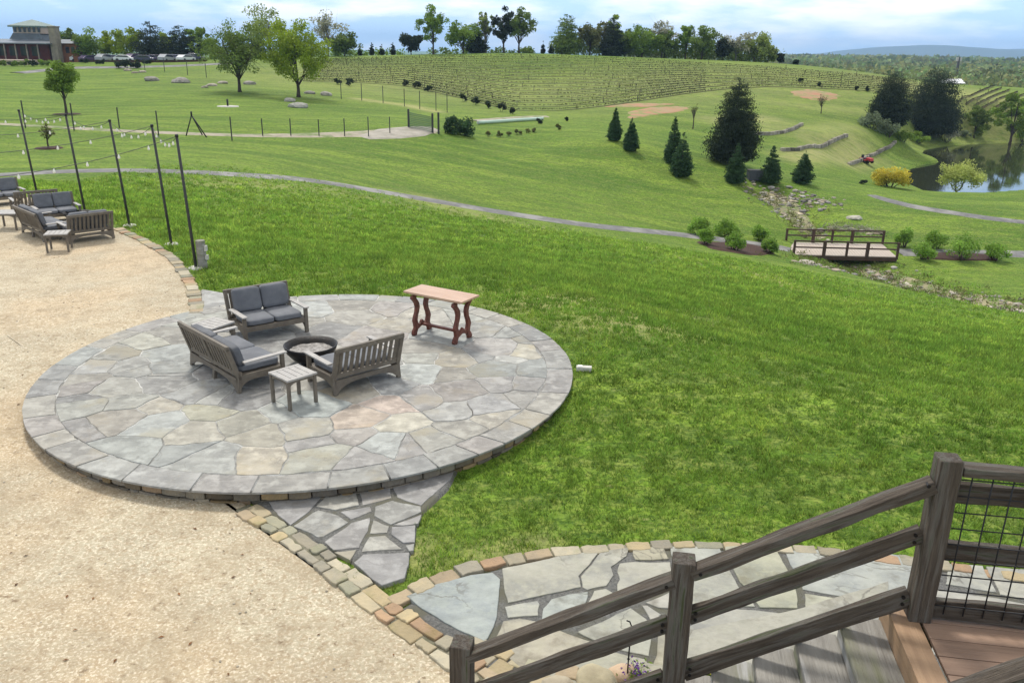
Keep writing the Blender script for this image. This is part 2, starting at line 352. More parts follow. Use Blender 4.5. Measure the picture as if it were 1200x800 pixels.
m_redtop_sheen = mat('red_wood_sheen_top', g(.55,.37,.25), g(.44,.27,.17), 4, .33, .2, 14, stretch=(.3, 4, 4))  # paler copy of the red wood: sky sheen on the top put into the colour
m_iron = mat('dark_iron', g(.012,.012,.013), g(.022,.018,.016), 9, .45, .3, metal=.3)
m_ash = mat('ash', g(.42,.40,.38), g(.12,.11,.10), 14, .95, 1, 30)
m_conc = mat('pale_concrete', g(.55,.53,.48), g(.45,.43,.38), 9, .9, .4)
m_bulb = mat('frosted_bulb', g(.85,.82,.72), None, rough=.3)
m_rock = mat('rock', g(.36,.34,.30), g(.22,.205,.185), 2.5, .9, .9, 9, tint=True)
m_mulch = mat('mulch', g(.075,.038,.028), g(.04,.022,.016), 9, .95, 1, 30)
m_path = mat('asphalt_path', g(.185,.18,.175), g(.125,.122,.12), 2.5, .9, .4, 20, c3=g(.26,.25,.235), scale3=.6)
m_drive = mat('gravel_drive', g(.38,.33,.25), g(.27,.24,.18), 1.5, .95, .4, 10, c3=g(.14,.19,.06), scale3=.5)
m_gpatch = mat('gravel_patch', g(.40,.36,.31), g(.28,.26,.21), 1.2, .95, .4, 10)
m_dirt = mat('bare_dirt', g(.38,.19,.11), g(.32,.24,.13), .35, .95, .4, 4, c3=g(.20,.23,.07), scale3=.5)
m_bridge = mat('bridge_brown', g(.085,.05,.035), g(.055,.034,.026), 3, .8)
m_bdeck = mat('bridge_deck', g(.47,.40,.34), g(.38,.32,.27), 2, .8, stretch=(1, 6, 1))
m_bark = mat('bark', g(.085,.065,.05), g(.045,.036,.028), 5, .95, .8, 12)
m_palebark = mat('pale_bark', g(.22,.20,.17), g(.13,.12,.10), 5, .95)
def leafm(name, c, c2=None): return mat(name, c, c2 or tuple(x*.75 for x in c), .6, .65, leaf=True, tint=True, spec=.15)
LF = dict(bright=leafm('leaf_bright', (.29,.38,.035)), green=leafm('leaf_green', (.20,.30,.045)), mid=leafm('leaf_mid', (.17,.24,.05)),
          airy=leafm('leaf_airy', (.28,.34,.09)), olive=leafm('leaf_olive', (.19,.20,.07)), dark=leafm('needle_dark', (.045,.062,.032)), fir=leafm('needle_green', (.060,.115,.045)),
          bluish=leafm('leaf_grey', (.22,.27,.15)), pale=leafm('leaf_pale', (.38,.38,.26)), yellow=leafm('bloom_yellow', (.66,.55,.07)), willow=leafm('leaf_willow', (.48,.53,.15)),
          lime=leafm('leaf_lime', (.24,.40,.06)), far=leafm('leaf_far', (.19,.25,.09)), vine=leafm('leaf_vine', (.075,.085,.035), (.05,.042,.025)), purple=leafm('bloom_purple', (.16,.06,.30)), gold=leafm('bloom_gold', (.75,.62,.02)))

def make_ground_mat():
    m = bpy.data.materials.new('meadow'); m.use_nodes = True; nt = m.node_tree; N = nt.nodes; L = nt.links
    b = N['Principled BSDF']; b.inputs['Roughness'].default_value = .9; b.inputs['Specular IOR Level'].default_value = .1
    tc = N.new('ShaderNodeTexCoord'); geo = tc.outputs['Object']
    def nz(s, d=5, st=None, ro=.6):
        n = N.new('ShaderNodeTexNoise'); n.inputs['Scale'].default_value = s; n.inputs['Detail'].default_value = d; n.inputs['Roughness'].default_value = ro
        if st:
            mp = N.new('ShaderNodeMapping'); mp.inputs['Scale'].default_value = st[0]; mp.inputs['Rotation'].default_value = (0, 0, R_(st[1])); L.new(geo, mp.inputs[0]); L.new(mp.outputs[0], n.inputs['Vector'])
        else: L.new(geo, n.inputs['Vector'])
        return n.outputs['Fac']
    def rmp(f, a, c):
        r = N.new('ShaderNodeMapRange'); r.inputs['From Min'].default_value = a; r.inputs['From Max'].default_value = c; L.new(f, r.inputs['Value']); return r.outputs[0]
    def mul(a, k):
        x = N.new('ShaderNodeMath'); x.operation = 'MULTIPLY'; L.new(a, x.inputs[0])
        if isinstance(k, (int, float)): x.inputs[1].default_value = k
        else: L.new(k, x.inputs[1])
        return x.outputs[0]
    def mix(f, a, c):
        x = N.new('ShaderNodeMix'); x.data_type = 'RGBA'; L.new(f, x.inputs[0])
        for k, q in ((6, a), (7, c)):
            if isinstance(q, tuple): x.inputs[k].default_value = q+(1,)
            else: L.new(q, x.inputs[k])
        return x.outputs[2]
    c = mix(rmp(nz(.07, 5), .36, .64), (.135,.245,.024), (.235,.345,.044))
    c = mix(mul(rmp(nz(.11, 6, ((.45, 1.9, 1), 14)), .47, .57), .8), c, (.070,.160,.016))  # dark bands: mowing streaks plus cloud shade put into the lawn colour
    c = mix(mul(rmp(nz(.16, 6, ((.4, 2.1, 1), 6)), .50, .60), .75), c, (.28,.39,.05))  # light bands: mowing streaks plus brighter light between clouds, put into the colour
    c = mix(mul(rmp(nz(.9, 6, ((1, 2.2, 1), 20)), .45, .66), .75), c, (.205,.235,.060))
    c = mix(mul(rmp(nz(3.2, 8, ((1, 1.6, 1), -15)), .44, .62), .7), c, (.050,.100,.014))
    c = mix(mul(rmp(nz(.33, 5, ((1, 2.4, 1), 12)), .46, .60), .5), c, (.075,.135,.02))
    c = mix(mul(rmp(nz(1.3, 8, ((1, 2.6, 1), 8), .75), .60, .70), .75), c, (.30,.27,.12))
    c = mix(mul(rmp(nz(7., 7), .50, .64), .7), c, (.25,.30,.065))
    c = mix(mul(rmp(nz(17., 7), .47, .60), .75), c, (.035,.078,.012))
    at_ = N.new('ShaderNodeAttribute'); at_.attribute_name = 'dry'
    c = mix(mul(at_.outputs['Fac'], rmp(nz(.55, 8, ((1, 2, 1), 10), .7), .30, .52)), c, (.42,.38,.17))
    L.new(c, b.inputs['Base Color'])
    bp = N.new('ShaderNodeBump'); bp.inputs['Strength'].default_value = .8; bp.inputs['Distance'].default_value = .05
    L.new(nz(14., 9), bp.inputs['Height'])
    b2 = N.new('ShaderNodeBump'); b2.inputs['Strength'].default_value = .5; b2.inputs['Distance'].default_value = .4
    L.new(nz(.8, 4, ((1, 2.5, 1), 10)), b2.inputs['Height']); L.new(bp.outputs[0], b2.inputs['Normal']); L.new(b2.outputs[0], b.inputs['Normal'])
    return m
m_ground = make_ground_mat()
def make_sand_mat():
    m = mat('sand', g(.49,.43,.305), g(.38,.33,.235), .9, .95, 1, 30, c3=g(.50,.39,.25), scale3=.33)
    nt = m.node_tree; N = nt.nodes; L = nt.links; b = N['Principled BSDF']
    src = b.inputs['Base Color'].links[0].from_socket
    tc = N.new('ShaderNodeTexCoord')
    for s, a, c, cc, k in ((16, .46, .60, (.34,.245,.145,1), .6), (34, .50, .62, (.80,.71,.55,1), .75), (1.9, .46, .62, (.33,.26,.17,1), .5), (6.5, .52, .66, (.27,.205,.13,1), .45), (13, .60, .68, (.17,.115,.065,1), .7)):
        n = N.new('ShaderNodeTexNoise'); n.inputs['Scale'].default_value = s; n.inputs['Detail'].default_value = 7; n.inputs['Roughness'].default_value = .7; L.new(tc.outputs['Object'], n.inputs['Vector'])
        r = N.new('ShaderNodeMapRange'); r.inputs['From Min'].default_value = a; r.inputs['From Max'].default_value = c; r.inputs['To Max'].default_value = k; L.new(n.outputs['Fac'], r.inputs['Value'])
        x = N.new('ShaderNodeMix'); x.data_type = 'RGBA'; L.new(r.outputs[0], x.inputs[0]); L.new(src, x.inputs[6]); x.inputs[7].default_value = cc; src = x.outputs[2]
    L.new(src, b.inputs['Base Color']); return m
m_sand = make_sand_mat()
m_water = bpy.data.materials.new('pond_water'); m_water.use_nodes = True
def _w():
    nt = m_water.node_tree; N = nt.nodes; L = nt.links; b = N['Principled BSDF']
    b.inputs['Base Color'].default_value = (.030,.035,.02,1); b.inputs['Roughness'].default_value = .04; b.inputs['Specular IOR Level'].default_value = 1.0; b.inputs['IOR'].default_value = 2.7
    tc = N.new('ShaderNodeTexCoord'); n = N.new('ShaderNodeTexNoise'); n.inputs['Scale'].default_value = 1.2; n.inputs['Detail'].default_value = 3; L.new(tc.outputs['Object'], n.inputs['Vector'])
    bp = N.new('ShaderNodeBump'); bp.inputs['Strength'].default_value = .06; bp.inputs['Distance'].default_value = .05; L.new(n.outputs['Fac'], bp.inputs['Height']); L.new(bp.outputs[0], b.inputs['Normal'])
_w()
# ================================================================== GROUND
DRY = [([(880,318),(960,345),(1040,362),(1110,378),(1180,388),(1230,398)], 1.5, .75), ([(640,352),(720,362),(790,372)], 1.2, .6), ([(700,378),(770,384)], .8, .5), ([(500,235),(640,270),(760,290),(850,310)], 2.2, .4),
 ([(890,150),(950,152),(1000,150)], 4, .35), ([(960,170),(1010,172)], 4, .5), ([(930,185),(985,188),(1010,180)], 2.5, .6), ([(905,120),(960,125),(1010,130)], 4, .3), ([(910,330),(960,345)], 1.2, .5),
 ([(400,90),(560,105),(640,110),(760,100),(900,90),(1000,98)], 22, .3), ([(850,142),(900,140)], 4, .5), ([(420,116),(480,124),(512,131)], 1.5, .7), ([(1060,100),(1150,115)], 15, .5), ([(520,250),(400,225),(250,215)], 1.5, .35),
 ([(500,640),(496,660)], .25, .35), ([(560,652),(640,634)], .2, .35)]
def terrain():
    rs = np.r_[np.linspace(-0, 1, 1)[:0], np.geomspace(1.2, 300, 420), np.geomspace(310, 9000, 46)]
    # angular range: full circle, dense in front
    a = np.r_[np.linspace(-52, 52, 380), np.linspace(52, 308, 60)[1:-1]]
    a = np.radians(a); nr, na = len(rs), len(a)
    X = np.outer(rs, np.sin(a)); Y = np.outer(rs, np.cos(a)); Z = H(X, Y)
    back = np.repeat((Y < -3), 1).reshape(Y.shape)
    Z = np.where(Y < -6, np.maximum(np.minimum(Z, .0), -13.), Z)
    R = np.hypot(X, Y); Z = np.where(R > 330, -13 + 6*np.sin(X/700.+1)*np.sin(Y/900.)*sstep(500, 1500, R), Z)
    V = np.vstack([[0, 0, -.2], np.dstack([X, Y, Z]).reshape(-1, 3)])
    i, j = np.meshgrid(np.arange(nr-1), np.arange(na), indexing='ij'); j2 = (j+1) % na
    F = np.stack([1+i*na+j, 1+i*na+j2, 1+(i+1)*na+j2, 1+(i+1)*na+j], -1).reshape(-1, 4)[:, ::-1]
    o = np_mesh('ground', V, F, m_ground, smooth=True); tag(o, kind='structure')
    dry = np.zeros(len(V)); vx, vy = V[:, 0], V[:, 1]; sel = np.where((np.hypot(vx, vy) < 230) & (vy > 0))[0]
    for line, w, a in DRY:
        L_ = [tuple(ground(u, v)[:2]) for u, v in line]; dry[sel] = np.maximum(dry[sel], a*np.exp(-(ldist(L_, vx[sel], vy[sel])/w)**2))
    q = o.data.attributes.new('dry', 'FLOAT', 'POINT'); q.data.foreach_set('value', dry.astype(np.float32))
    # close centre
    mb = MB(); mb.poly([(1.5*math.sin(k/16*math.tau), 1.5*math.cos(k/16*math.tau), -.19) for k in range(16)], [tuple(range(16))]); 
    return o
terrain()
def struct(name, V, F, m, smooth=True):
    return tag(from_lists(name, V, F, m, smooth=smooth), kind='structure')
zf = lambda X, Y: zflat(np.asarray(X, float), np.asarray(Y, float))
# sand terrace (fine rings)
V, F = blob(SAND, .02, 60, .12, zf, 8); struct('gravel_terrace', V, F, m_sand)
V, F = blob([(x, y) for x, y in WALK], .034, 14, .08, zf, 4); struct('walkway_bed', V, F, m_gravel)
V, F = blob([(x, y) for x, y in TRI], .034, 10, .08, zf, 4); struct('paving_bed', V, F, m_gravel)
V, F = blob(pl([(234,338),(262,343),(300,343),(300,372),(232,374)], -.05), .035, 8, .06, zf, 4); struct('terrace_path', V, F, m_stone)
# pond
wm = MB(); wm.poly([(x, y, WATER_Z) for x, y in [(POND[0][0]-2, POND[0][1]-2)]+[]] if False else [(38, 76, WATER_Z), (150, 76, WATER_Z), (150, 160, WATER_Z), (38, 160, WATER_Z)], [(0, 1, 2, 3)])
tag(wm.build('pond_water', m_water), kind='structure')
V, F = blob([tuple(pt(u, v, WATER_Z)[:2]) for u, v in [(1050,197),(1064,197),(1082,194.5),(1101,190.5),(1098,187.5),(1084,185),(1078,180),(1050,184)]], .30, 6, .8, lambda X, Y: np.full(np.shape(X), WATER_Z), 4, .01); struct('bank', V, F, m_ground)
# paths
def px_line(pts): return [ground(u, v)[:2] for u, v in pts]
V, F, Q = ribbon(px_line([(-60,206),(0,205.5),(60,202),(130,200),(200,201),(280,205),(350,210),(430,222),(500,234),(570,246),(640,257),(700,265),(760,271),(830,279),(900,288),(926,293)]), 2.3, .05); struct('path', V, F, m_path)
V, F, Q = ribbon(px_line([(1052,296),(1100,297),(1150,297),(1200,298),(1260,300)]), 2.2, .05); struct('path', V, F, m_path)
V, F, Q = ribbon(px_line([(1022,229),(1045,236),(1075,243),(1120,250),(1170,257),(1230,264)]), [1.6,2.2,2.2,2.0,1.9,1.9], .05); struct('path', V, F, m_path)
V, F, Q = ribbon(px_line([(-60,143),(0,145.5),(60,149),(130,153),(200,156),(270,158.5),(340,159),(400,157.5),(450,156),(500,152)]), [1.6,1.6,1.6,1.8,2.0,2.4,2.8,3.2,4.2,4.5], .05); struct('gravel_road', V, F, m_drive)
V, F = blob(px_line([(415,160),(440,152),(478,149),(510,150),(520,154),(500,160),(470,163),(430,164)]), .08, 8, .2, None, 4); struct('gravel_patch', V, F, m_gpatch)
V, F, Q = ribbon(px_line([(556,142),(590,139),(625,137),(642,137)]), 2.2, .06); struct('gravel_road', V, F, m_drive)
V, F, Q = ribbon(px_line([(20,86),(80,80),(150,79),(220,77),(280,74)]), 4, .10, 2); struct('road', V, F, m_path)
for pp in ([(728,132),(760,126),(795,124),(812,125),(806,130),(770,135),(735,140)], [(700,126),(740,121),(800,122),(760,126)], [(920,107),(945,104),(975,108),(990,113),(975,119),(950,118),(930,113)]):
    V, F = blob(px_line(pp), .06, 6, .2, None, 4, .05); struct('bare_ground', V, F, m_dirt)
# ================================================================== STONES
def clip(poly, a, b, c):
    """keep a*x+b*y<=c"""
    out = []
    for i in range(len(poly)):
        p, q = poly[i], poly[(i+1) % len(poly)]; dp = a*p[0]+b*p[1]-c; dq = a*q[0]+b*q[1]-c
        if dp <= 0: out.append(p)
        if (dp < 0) != (dq < 0) and abs(dp-dq) > 1e-12:
            t = dp/(dp-dq); out.append((p[0]+(q[0]-p[0])*t, p[1]+(q[1]-p[1])*t))
    return out
def wob(x, y, amp, s=1.6):
    v = mnoise.noise_vector(Vector((x*s, y*s, 3.1))); w = mnoise.noise_vector(Vector((x*s*4, y*s*4, 8.1)))
    return x+v.x*amp+w.x*amp*.35, y+v.y*amp+w.y*amp*.35
def rough_outline(poly, step=.12, amp=.05, gap=.012):
    out = []; n = len(poly); cx = sum(p[0] for p in poly)/n; cy = sum(p[1] for p in poly)/n
    for i in range(n):
        a, b = poly[i], poly[(i+1) % n]; l = math.hypot(b[0]-a[0], b[1]-a[1]); k = max(1, int(l/step))
        for j in range(k):
            x, y = a[0]+(b[0]-a[0])*j/k, a[1]+(b[1]-a[1])*j/k
            x, y = wob(x, y, amp); dx, dy = cx-x, cy-y; d = math.hypot(dx, dy)+1e-9; g_ = gap*random.uniform(.5, 1.6)
            out.append((x+dx/d*g_, y+dy/d*g_))
    return out
TINTS = [(1.04,1.0,.93),(.97,.92,.90),(.84,.85,.86),(1,1,1),(.90,.90,.89),(1.08,1.09,1.07),(1.03,1.0,.94),(.85,.85,.86),(1.08,1.03,.93),(.97,1.0,1.0),(.95,.92,.91),(1.02,1.03,.98),(.90,.90,.88)]
SPECIAL = {(250,250):(1.3,1.12,.92),(1050,270):(1.35,1.08,.9)}
seeds = []
def sd(ox, oy, pts, tn=None):
    for p in pts:
        w = pt(ox+p[0]/5, oy+p[1]/5, 0); seeds.append((w[0], w[1], p[2] if len(p) > 2 else None))
G_, B_, O_, P_, Y_ = (1.0,.99,.94), (.95,.99,.99), (1.16,1.0,.88), (.88,.86,.86), (1.14,1.09,.96)
sd(0, 340, [(660,370,G_),(530,440),(770,430),(870,300,(1.05,1.04,.94)),(1000,270),(1020,370,B_),(1020,440),(960,520),(450,560),(450,660),(860,470)])
sd(30, 420, [(540,170,G_),(300,150),(300,270),(800,130),(560,250),(760,290),(530,360,(.98,.93,.86)),(370,400,P_),(760,390,B_),(600,530,(1.02,1.06,1.04)),(990,430,(1.02,.98,.88)),(1080,310,(1.18,1.16,.98)),(940,530,B_),(1080,600,(1.1,1.12,1.1)),(1000,200),(1130,220)])
sd(240, 420, [(200,380,(.98,.96,.86)),(330,450,Y_),(230,230),(290,580,(1.12,1.04,.9)),(470,320,(1,1.04,1.02)),(650,270,(.98,1.05,1.05)),(860,190),(600,400,G_),(640,490,P_),(870,440,(.98,.93,.9)),(700,570,(1.1,1.1,1.0)),(900,340,O_),(1060,270,(1.2,1.02,.93)),(1110,380,Y_),(930,600,P_),(1090,510,B_),(1090,160,(.9,.92,.95))])
sd(440, 420, [(280,80,(1.05,1.1,1.1)),(270,220,P_),(460,90),(670,60,B_),(500,180),(480,290,(.98,.98,.97)),(700,150,(.92,.9,.9)),(700,270,(.93,.93,.95)),(880,240,(.97,.95,.92)),(920,150,(.92,.9,.9)),(960,60,B_),(530,420,(1.05,1.02,.95)),(760,350),(330,500,G_),(230,520,P_)])
sd(440, 340, [(250,130),(100,110),(110,200),(300,330,(1.05,1.02,.96)),(300,400),(400,270,B_),(640,220),(780,240,(1.08,1.1,1.08)),(720,330),(560,390),(870,350,Y_),(900,290),(470,400),(640,150),(350,160),(500,150),(760,410)])
RIN = PR-.36
rs_ = random.Random(3)
for _ in range(900):
    a = rs_.random()*math.tau; r = (RIN-.1)*math.sqrt(rs_.random()); x, y = PC[0]+r*math.cos(a), PC[1]+r*math.sin(a)
    if all(math.hypot((x-s[0]), (y-s[1])) > .66 for s in seeds): seeds.append((x, y, None))
patio = MB(); patio.lathe([(0, -.055), (PR-.03, -.055), (PR-.03, -.007), (0, -.007)], 96, (PC[0], PC[1], 0))
pm = tag(patio.build('patio', m_mortar), kind='structure')
st = MB()
seeds = [(s[0], s[1], s[2], rs_.uniform(-.07, .07)) for s in seeds if math.hypot(s[0]-PC[0], s[1]-PC[1]) < RIN+.05]
for i, s in enumerate(seeds):
    pg = [(PC[0]+RIN*math.cos(k/40*math.tau), PC[1]+RIN*math.sin(k/40*math.tau)) for k in range(40)]
    for j, t in enumerate(seeds):
        if i == j: continue
        dx, dy = t[0]-s[0], t[1]-s[1]
        if dx*dx+dy*dy > 9: continue
        pg = clip(pg, dx, dy, (t[0]**2+t[1]**2-t[3]-s[0]**2-s[1]**2+s[3])/2)
        if len(pg) < 3: break
    if len(pg) < 3: continue
    o_ = rough_outline(pg, .075, .075, .010)
    o_ = [(x, y) if math.hypot(x-PC[0], y-PC[1]) < RIN-.01 else (PC[0]+(x-PC[0])*(RIN-.006)/math.hypot(x-PC[0], y-PC[1]), PC[1]+(y-PC[1])*(RIN-.006)/math.hypot(x-PC[0], y-PC[1])) for x, y in o_]
    tn = s[2] or rs_.choice(TINTS); f = rs_.uniform(.82, 1.12)
    st.prism(o_, -.035, rs_.uniform(-.004, .004), tuple(c*f for c in tn), .004)
ang = 0.
while ang < math.tau-.02:
    d = rs_.uniform(.10, .25); d = min(d, math.tau-ang); 
    if math.tau-ang-d < .1: d = math.tau-ang
    n = 7; o_ = []
    sk0, sk1 = getattr(rs_, 'sk', 0), rs_.uniform(-.025, .025); rs_.sk = sk1
    for k in range(n+1): a = ang+.003+(d-.006)*k/n; o_.append((PC[0]+(PR+.02+rs_.uniform(-.006,.004))*math.cos(a), PC[1]+(PR+.02)*math.sin(a)))
    for k in range(n+1):
        a = ang+.003+sk0*(k/n)+sk1*(1-k/n)+(d-.006)*(n-k)/n; r = RIN+.002+rs_.uniform(-.012, .016); o_.append((PC[0]+r*math.cos(a), PC[1]+r*math.sin(a)))
    tn = rs_.choice(TINTS+[P_, B_, (.95,.93,.9)]); tn = tuple(c*.97 for c in tn); st.prism(o_, -.022, rs_.uniform(-.002, .004), tn, .003); ang += d
st.build('flagstones', m_stone, pm)
wl = MB()
for k in range(150):
    pass
for row, (z0, z1) in enumerate(((-.25, -.15), (-.145, -.036))):
    ang = rs_.random()*.1
    while ang < math.tau+.0:
        l = rs_.uniform(.035, .085); 
        if ang+l > math.tau+.1: break
        a0, a1 = ang+.002, ang+l-.002; r0, r1 = PR-.18, PR-.055+rs_.uniform(-.015, .012)
        o_ = [(PC[0]+r*math.cos(a), PC[1]+r*math.sin(a)) for r, a in ((r0, a0), (r1-.012, a0), (r1, a0*.75+a1*.25), (r1, a0*.25+a1*.75), (r1-.012, a1), (r0, a1))]
        f = rs_.uniform(.4, 1.05); tn = rs_.choice([(1,1,1),(.8,.8,.85),(1.2,1.0,.7),(.7,.65,.6),(1.1,.9,.75)])
        wl.prism(o_, z0+rs_.uniform(0, .01), z1-rs_.uniform(0, .012)+(.01 if row else 0), tuple(c*f for c in tn), .006); ang += l
wl.build('stone_wall_face', m_rubble, pm)
bk = MB(); bk.lathe([(PR-.115, -.3), (PR-.115, -.04)], 96, (PC[0], PC[1], 0)); bk.build('wall_core', m_mulch, pm)
# hand traced paving
def T(ox, oy, k, pts): return [(ox+x*k, oy+y*k) for x, y in pts]
z6 = lambda *p: T(560, 620, .25, p)
z7 = lambda *p: T(820, 580, .25, p)
z3 = lambda *p: T(250, 500, .375, p)
z5 = lambda *p: T(800, 500, .375, p)
WS = [
 (z3((600,530),(700,490),(800,460),(870,452),(892,472),(895,540),(887,600),(855,665),(842,674),(720,615),(650,570)), (.92,1.02,1.1)),
 (z6((107,180),(400,118),(578,100),(534,160),(473,217),(482,272),(300,308),(145,340),(112,245)), (1,1,.95)),
 (z6((584,100),(715,84),(700,125),(628,175),(640,215),(605,268),(510,285),(487,272),(479,219),(538,163)), (1.05,1.05,1.0)),
 (z6((130,360),(180,345),(280,332),(292,350),(290,405),(200,412),(150,415)), (1.1,1.12,1.1)),
 (z6((310,370),(340,325),(430,300),(515,292),(512,335),(490,380),(430,410),(345,440),(302,425)), (1.0,1.08,1.12)),
 (z6((50,560),(120,430),(200,420),(270,430),(345,455),(440,490),(540,525),(480,560),(190,650),(130,605)), (1.05,1.0,.9)),
 (z6((545,290),(605,280),(665,315),(700,340),(640,372),(520,385),(514,350)), (1,1,.95)),
 (z6((730,95),(875,77),(902,140),(738,146),(725,118)), (1.0,.96,.82)),
 (z6((665,160),(735,153),(908,153),(915,200),(885,262),(780,290),(690,312),(655,300),(655,260),(668,235),(655,200)), (1,1,.96)),
 (z6((905,80),(1130,72),(1150,118),(1080,142),(1000,152),(916,130)), (1.02,1.06,1.06)),
 (z7((-60,400),(20,360),(128,322),(140,350),(182,432),(245,495),(258,522),(160,522),(50,530),(-50,545),(-75,480)), (1,1.02,.98)),
 (z7((117,240),(350,240),(398,330),(445,420),(455,525),(280,525),(218,440),(184,410),(128,290)), (1.0,1.02,.88)),
 (z7((400,262),(600,250),(830,265),(1060,292),(1040,420),(850,470),(690,475),(478,435),(465,405),(420,325)), (.98,1.04,1.08)),
 (z7((487,452),(700,487),(860,482),(640,600),(500,650),(490,565)), (.98,1,.9)),
 (z7((-10,590),(50,548),(165,532),(280,537),(440,555),(470,590),(480,660),(300,720),(50,790),(-70,780),(-90,700),(-50,620)), (.95,.96,.95)),
 (z6((470,480),(560,440),(720,368),(760,398),(802,430),(700,472),(640,492),(555,522)), (1,1.02,.97)),
 (z6((764,354),(787,354),(856,400),(845,414),(812,430)), (1,1,1)),
 (z6((780,343),(895,295),(900,372),(842,367)), (1,1,1)),
 (z6((655,560),(640,520),(800,452),(820,500),(795,590)), (1,1.03,.98)),
 (z6((250,705),(400,640),(540,575),(640,570),(780,605),(800,660),(700,740),(400,800),(290,780)), (1.02,1.02,.92)),
 (z6((850,450),(880,470),(880,690),(800,650),(835,590)), (1,.97,.85)),
 (z5((830,425),(935,432),(975,515),(815,490)), (1,1.02,1.02)),
 (z5((945,434),(1090,442),(1200,452),(1200,560),(985,522)), (1.03,1.03,1.0)),
 (z6((985,560),(1040,590),(1100,640),(960,720),(970,640)), (1,.98,.9)),
 (z5((30,640),(380,560),(640,480),(640,700),(100,800),(-40,760)), (.97,.97,.93)),
 (z5((790,510),(980,535),(1200,575),(1200,760),(700,700)), (1,1,1)),
]
TS = [((175,234),(345,212),(322,240),(302,262),(240,305),(200,275)),((355,215),(450,205),(455,245),(380,262),(322,250)),((460,203),(555,186),(560,220),(465,245)),
 ((562,183),(752,140),(740,165),(650,243),(577,217)),((250,307),(310,267),(330,260),(390,276),(423,296),(347,340),(328,342)),((395,266),(490,247),(495,262),(430,288)),
 ((505,247),(560,227),(650,245),(652,262),(560,303),(503,276)),((566,304),(652,270),(644,300),(600,306)),((350,356),(430,297),(490,280),(490,320),(460,378),(380,382)),((500,287),(555,307),(550,330),(495,330)),
 ((562,311),(635,306),(632,360),(597,362),(562,337)),((465,392),(495,340),(545,337),(592,381)),((600,369),(630,363),(625,385),(610,386)),((440,425),(470,400),(612,390),(612,402),(600,470),(530,497),(500,477)),((380,390),(452,385),(430,418),(402,402))]
def paving(name, polys, base, m, gap=.004):
    s = MB()
    for pp, tn in polys:
        w = [tuple(pt(u, v, base)[:2]) for u, v in pp]
        w = [p for i, p in enumerate(w) if math.dist(p, w[i-1]) > .01]
        area = sum(w[i-1][0]*w[i][1]-w[i][0]*w[i-1][1] for i in range(len(w)))
        if area < 0: w = w[::-1]
        o_ = rough_outline(w, .05, .03, gap)
        s.prism(o_, base-.06, base+random.uniform(-.004, .004), tn, .004)
    return tag(s.build(name, m), kind='structure')
paving('walkway', WS, -.155, m_walkstone)
paving('paving', [(z3(*t), random.choice([(.85,.84,.86),(.92,.9,.9),(.88,.88,.86),(1,.98,.92)])) for t in TS], -.155, m_stone)
def scatter():
    rng = random.Random(4); p = MB(); q = MB(); n = 0
    while n < 380:
        x, y = rng.uniform(-14, 1), rng.uniform(4.2, 22)
        if abs(x) > y*.75+1 or math.hypot(x-PC[0], y-PC[1]) < PR+.05: continue
        if pdist(SAND, np.array([x]), np.array([y]))[0] > -.1 or rng.random() > (6/y)**.8: continue
        n += 1; z = float(zflat(0, y))+.02; r = rng.uniform(.006, .018); k = rng.uniform(.9, 1.7)
        if n % 3: rockmesh(p, (x, y, z+r*.2), r, (k, k*.93, k*.8), n, 1, .6)
        else:
            a = rng.uniform(0, 6.3); l = rng.uniform(.012, .03); c_, s_ = math.cos(a)*l, math.sin(a)*l; t = rng.uniform(.3, 1)
            q.poly([(x-c_, y-s_, z+.004), (x+s_*.4, y-c_*.4, z+.010), (x+c_, y+s_, z+.006), (x-s_*.4, y+c_*.4, z+.012)], [(0, 1, 2, 3)], (t, t*.8, t*.6))
    tag(p.build('pebbles', m_rock), kind='stuff'); tag(q.build('fallen_leaves', mat('dry_leaf', g(.30,.18,.09), g(.18,.10,.05), 3, .8, tint=True)), kind='stuff')
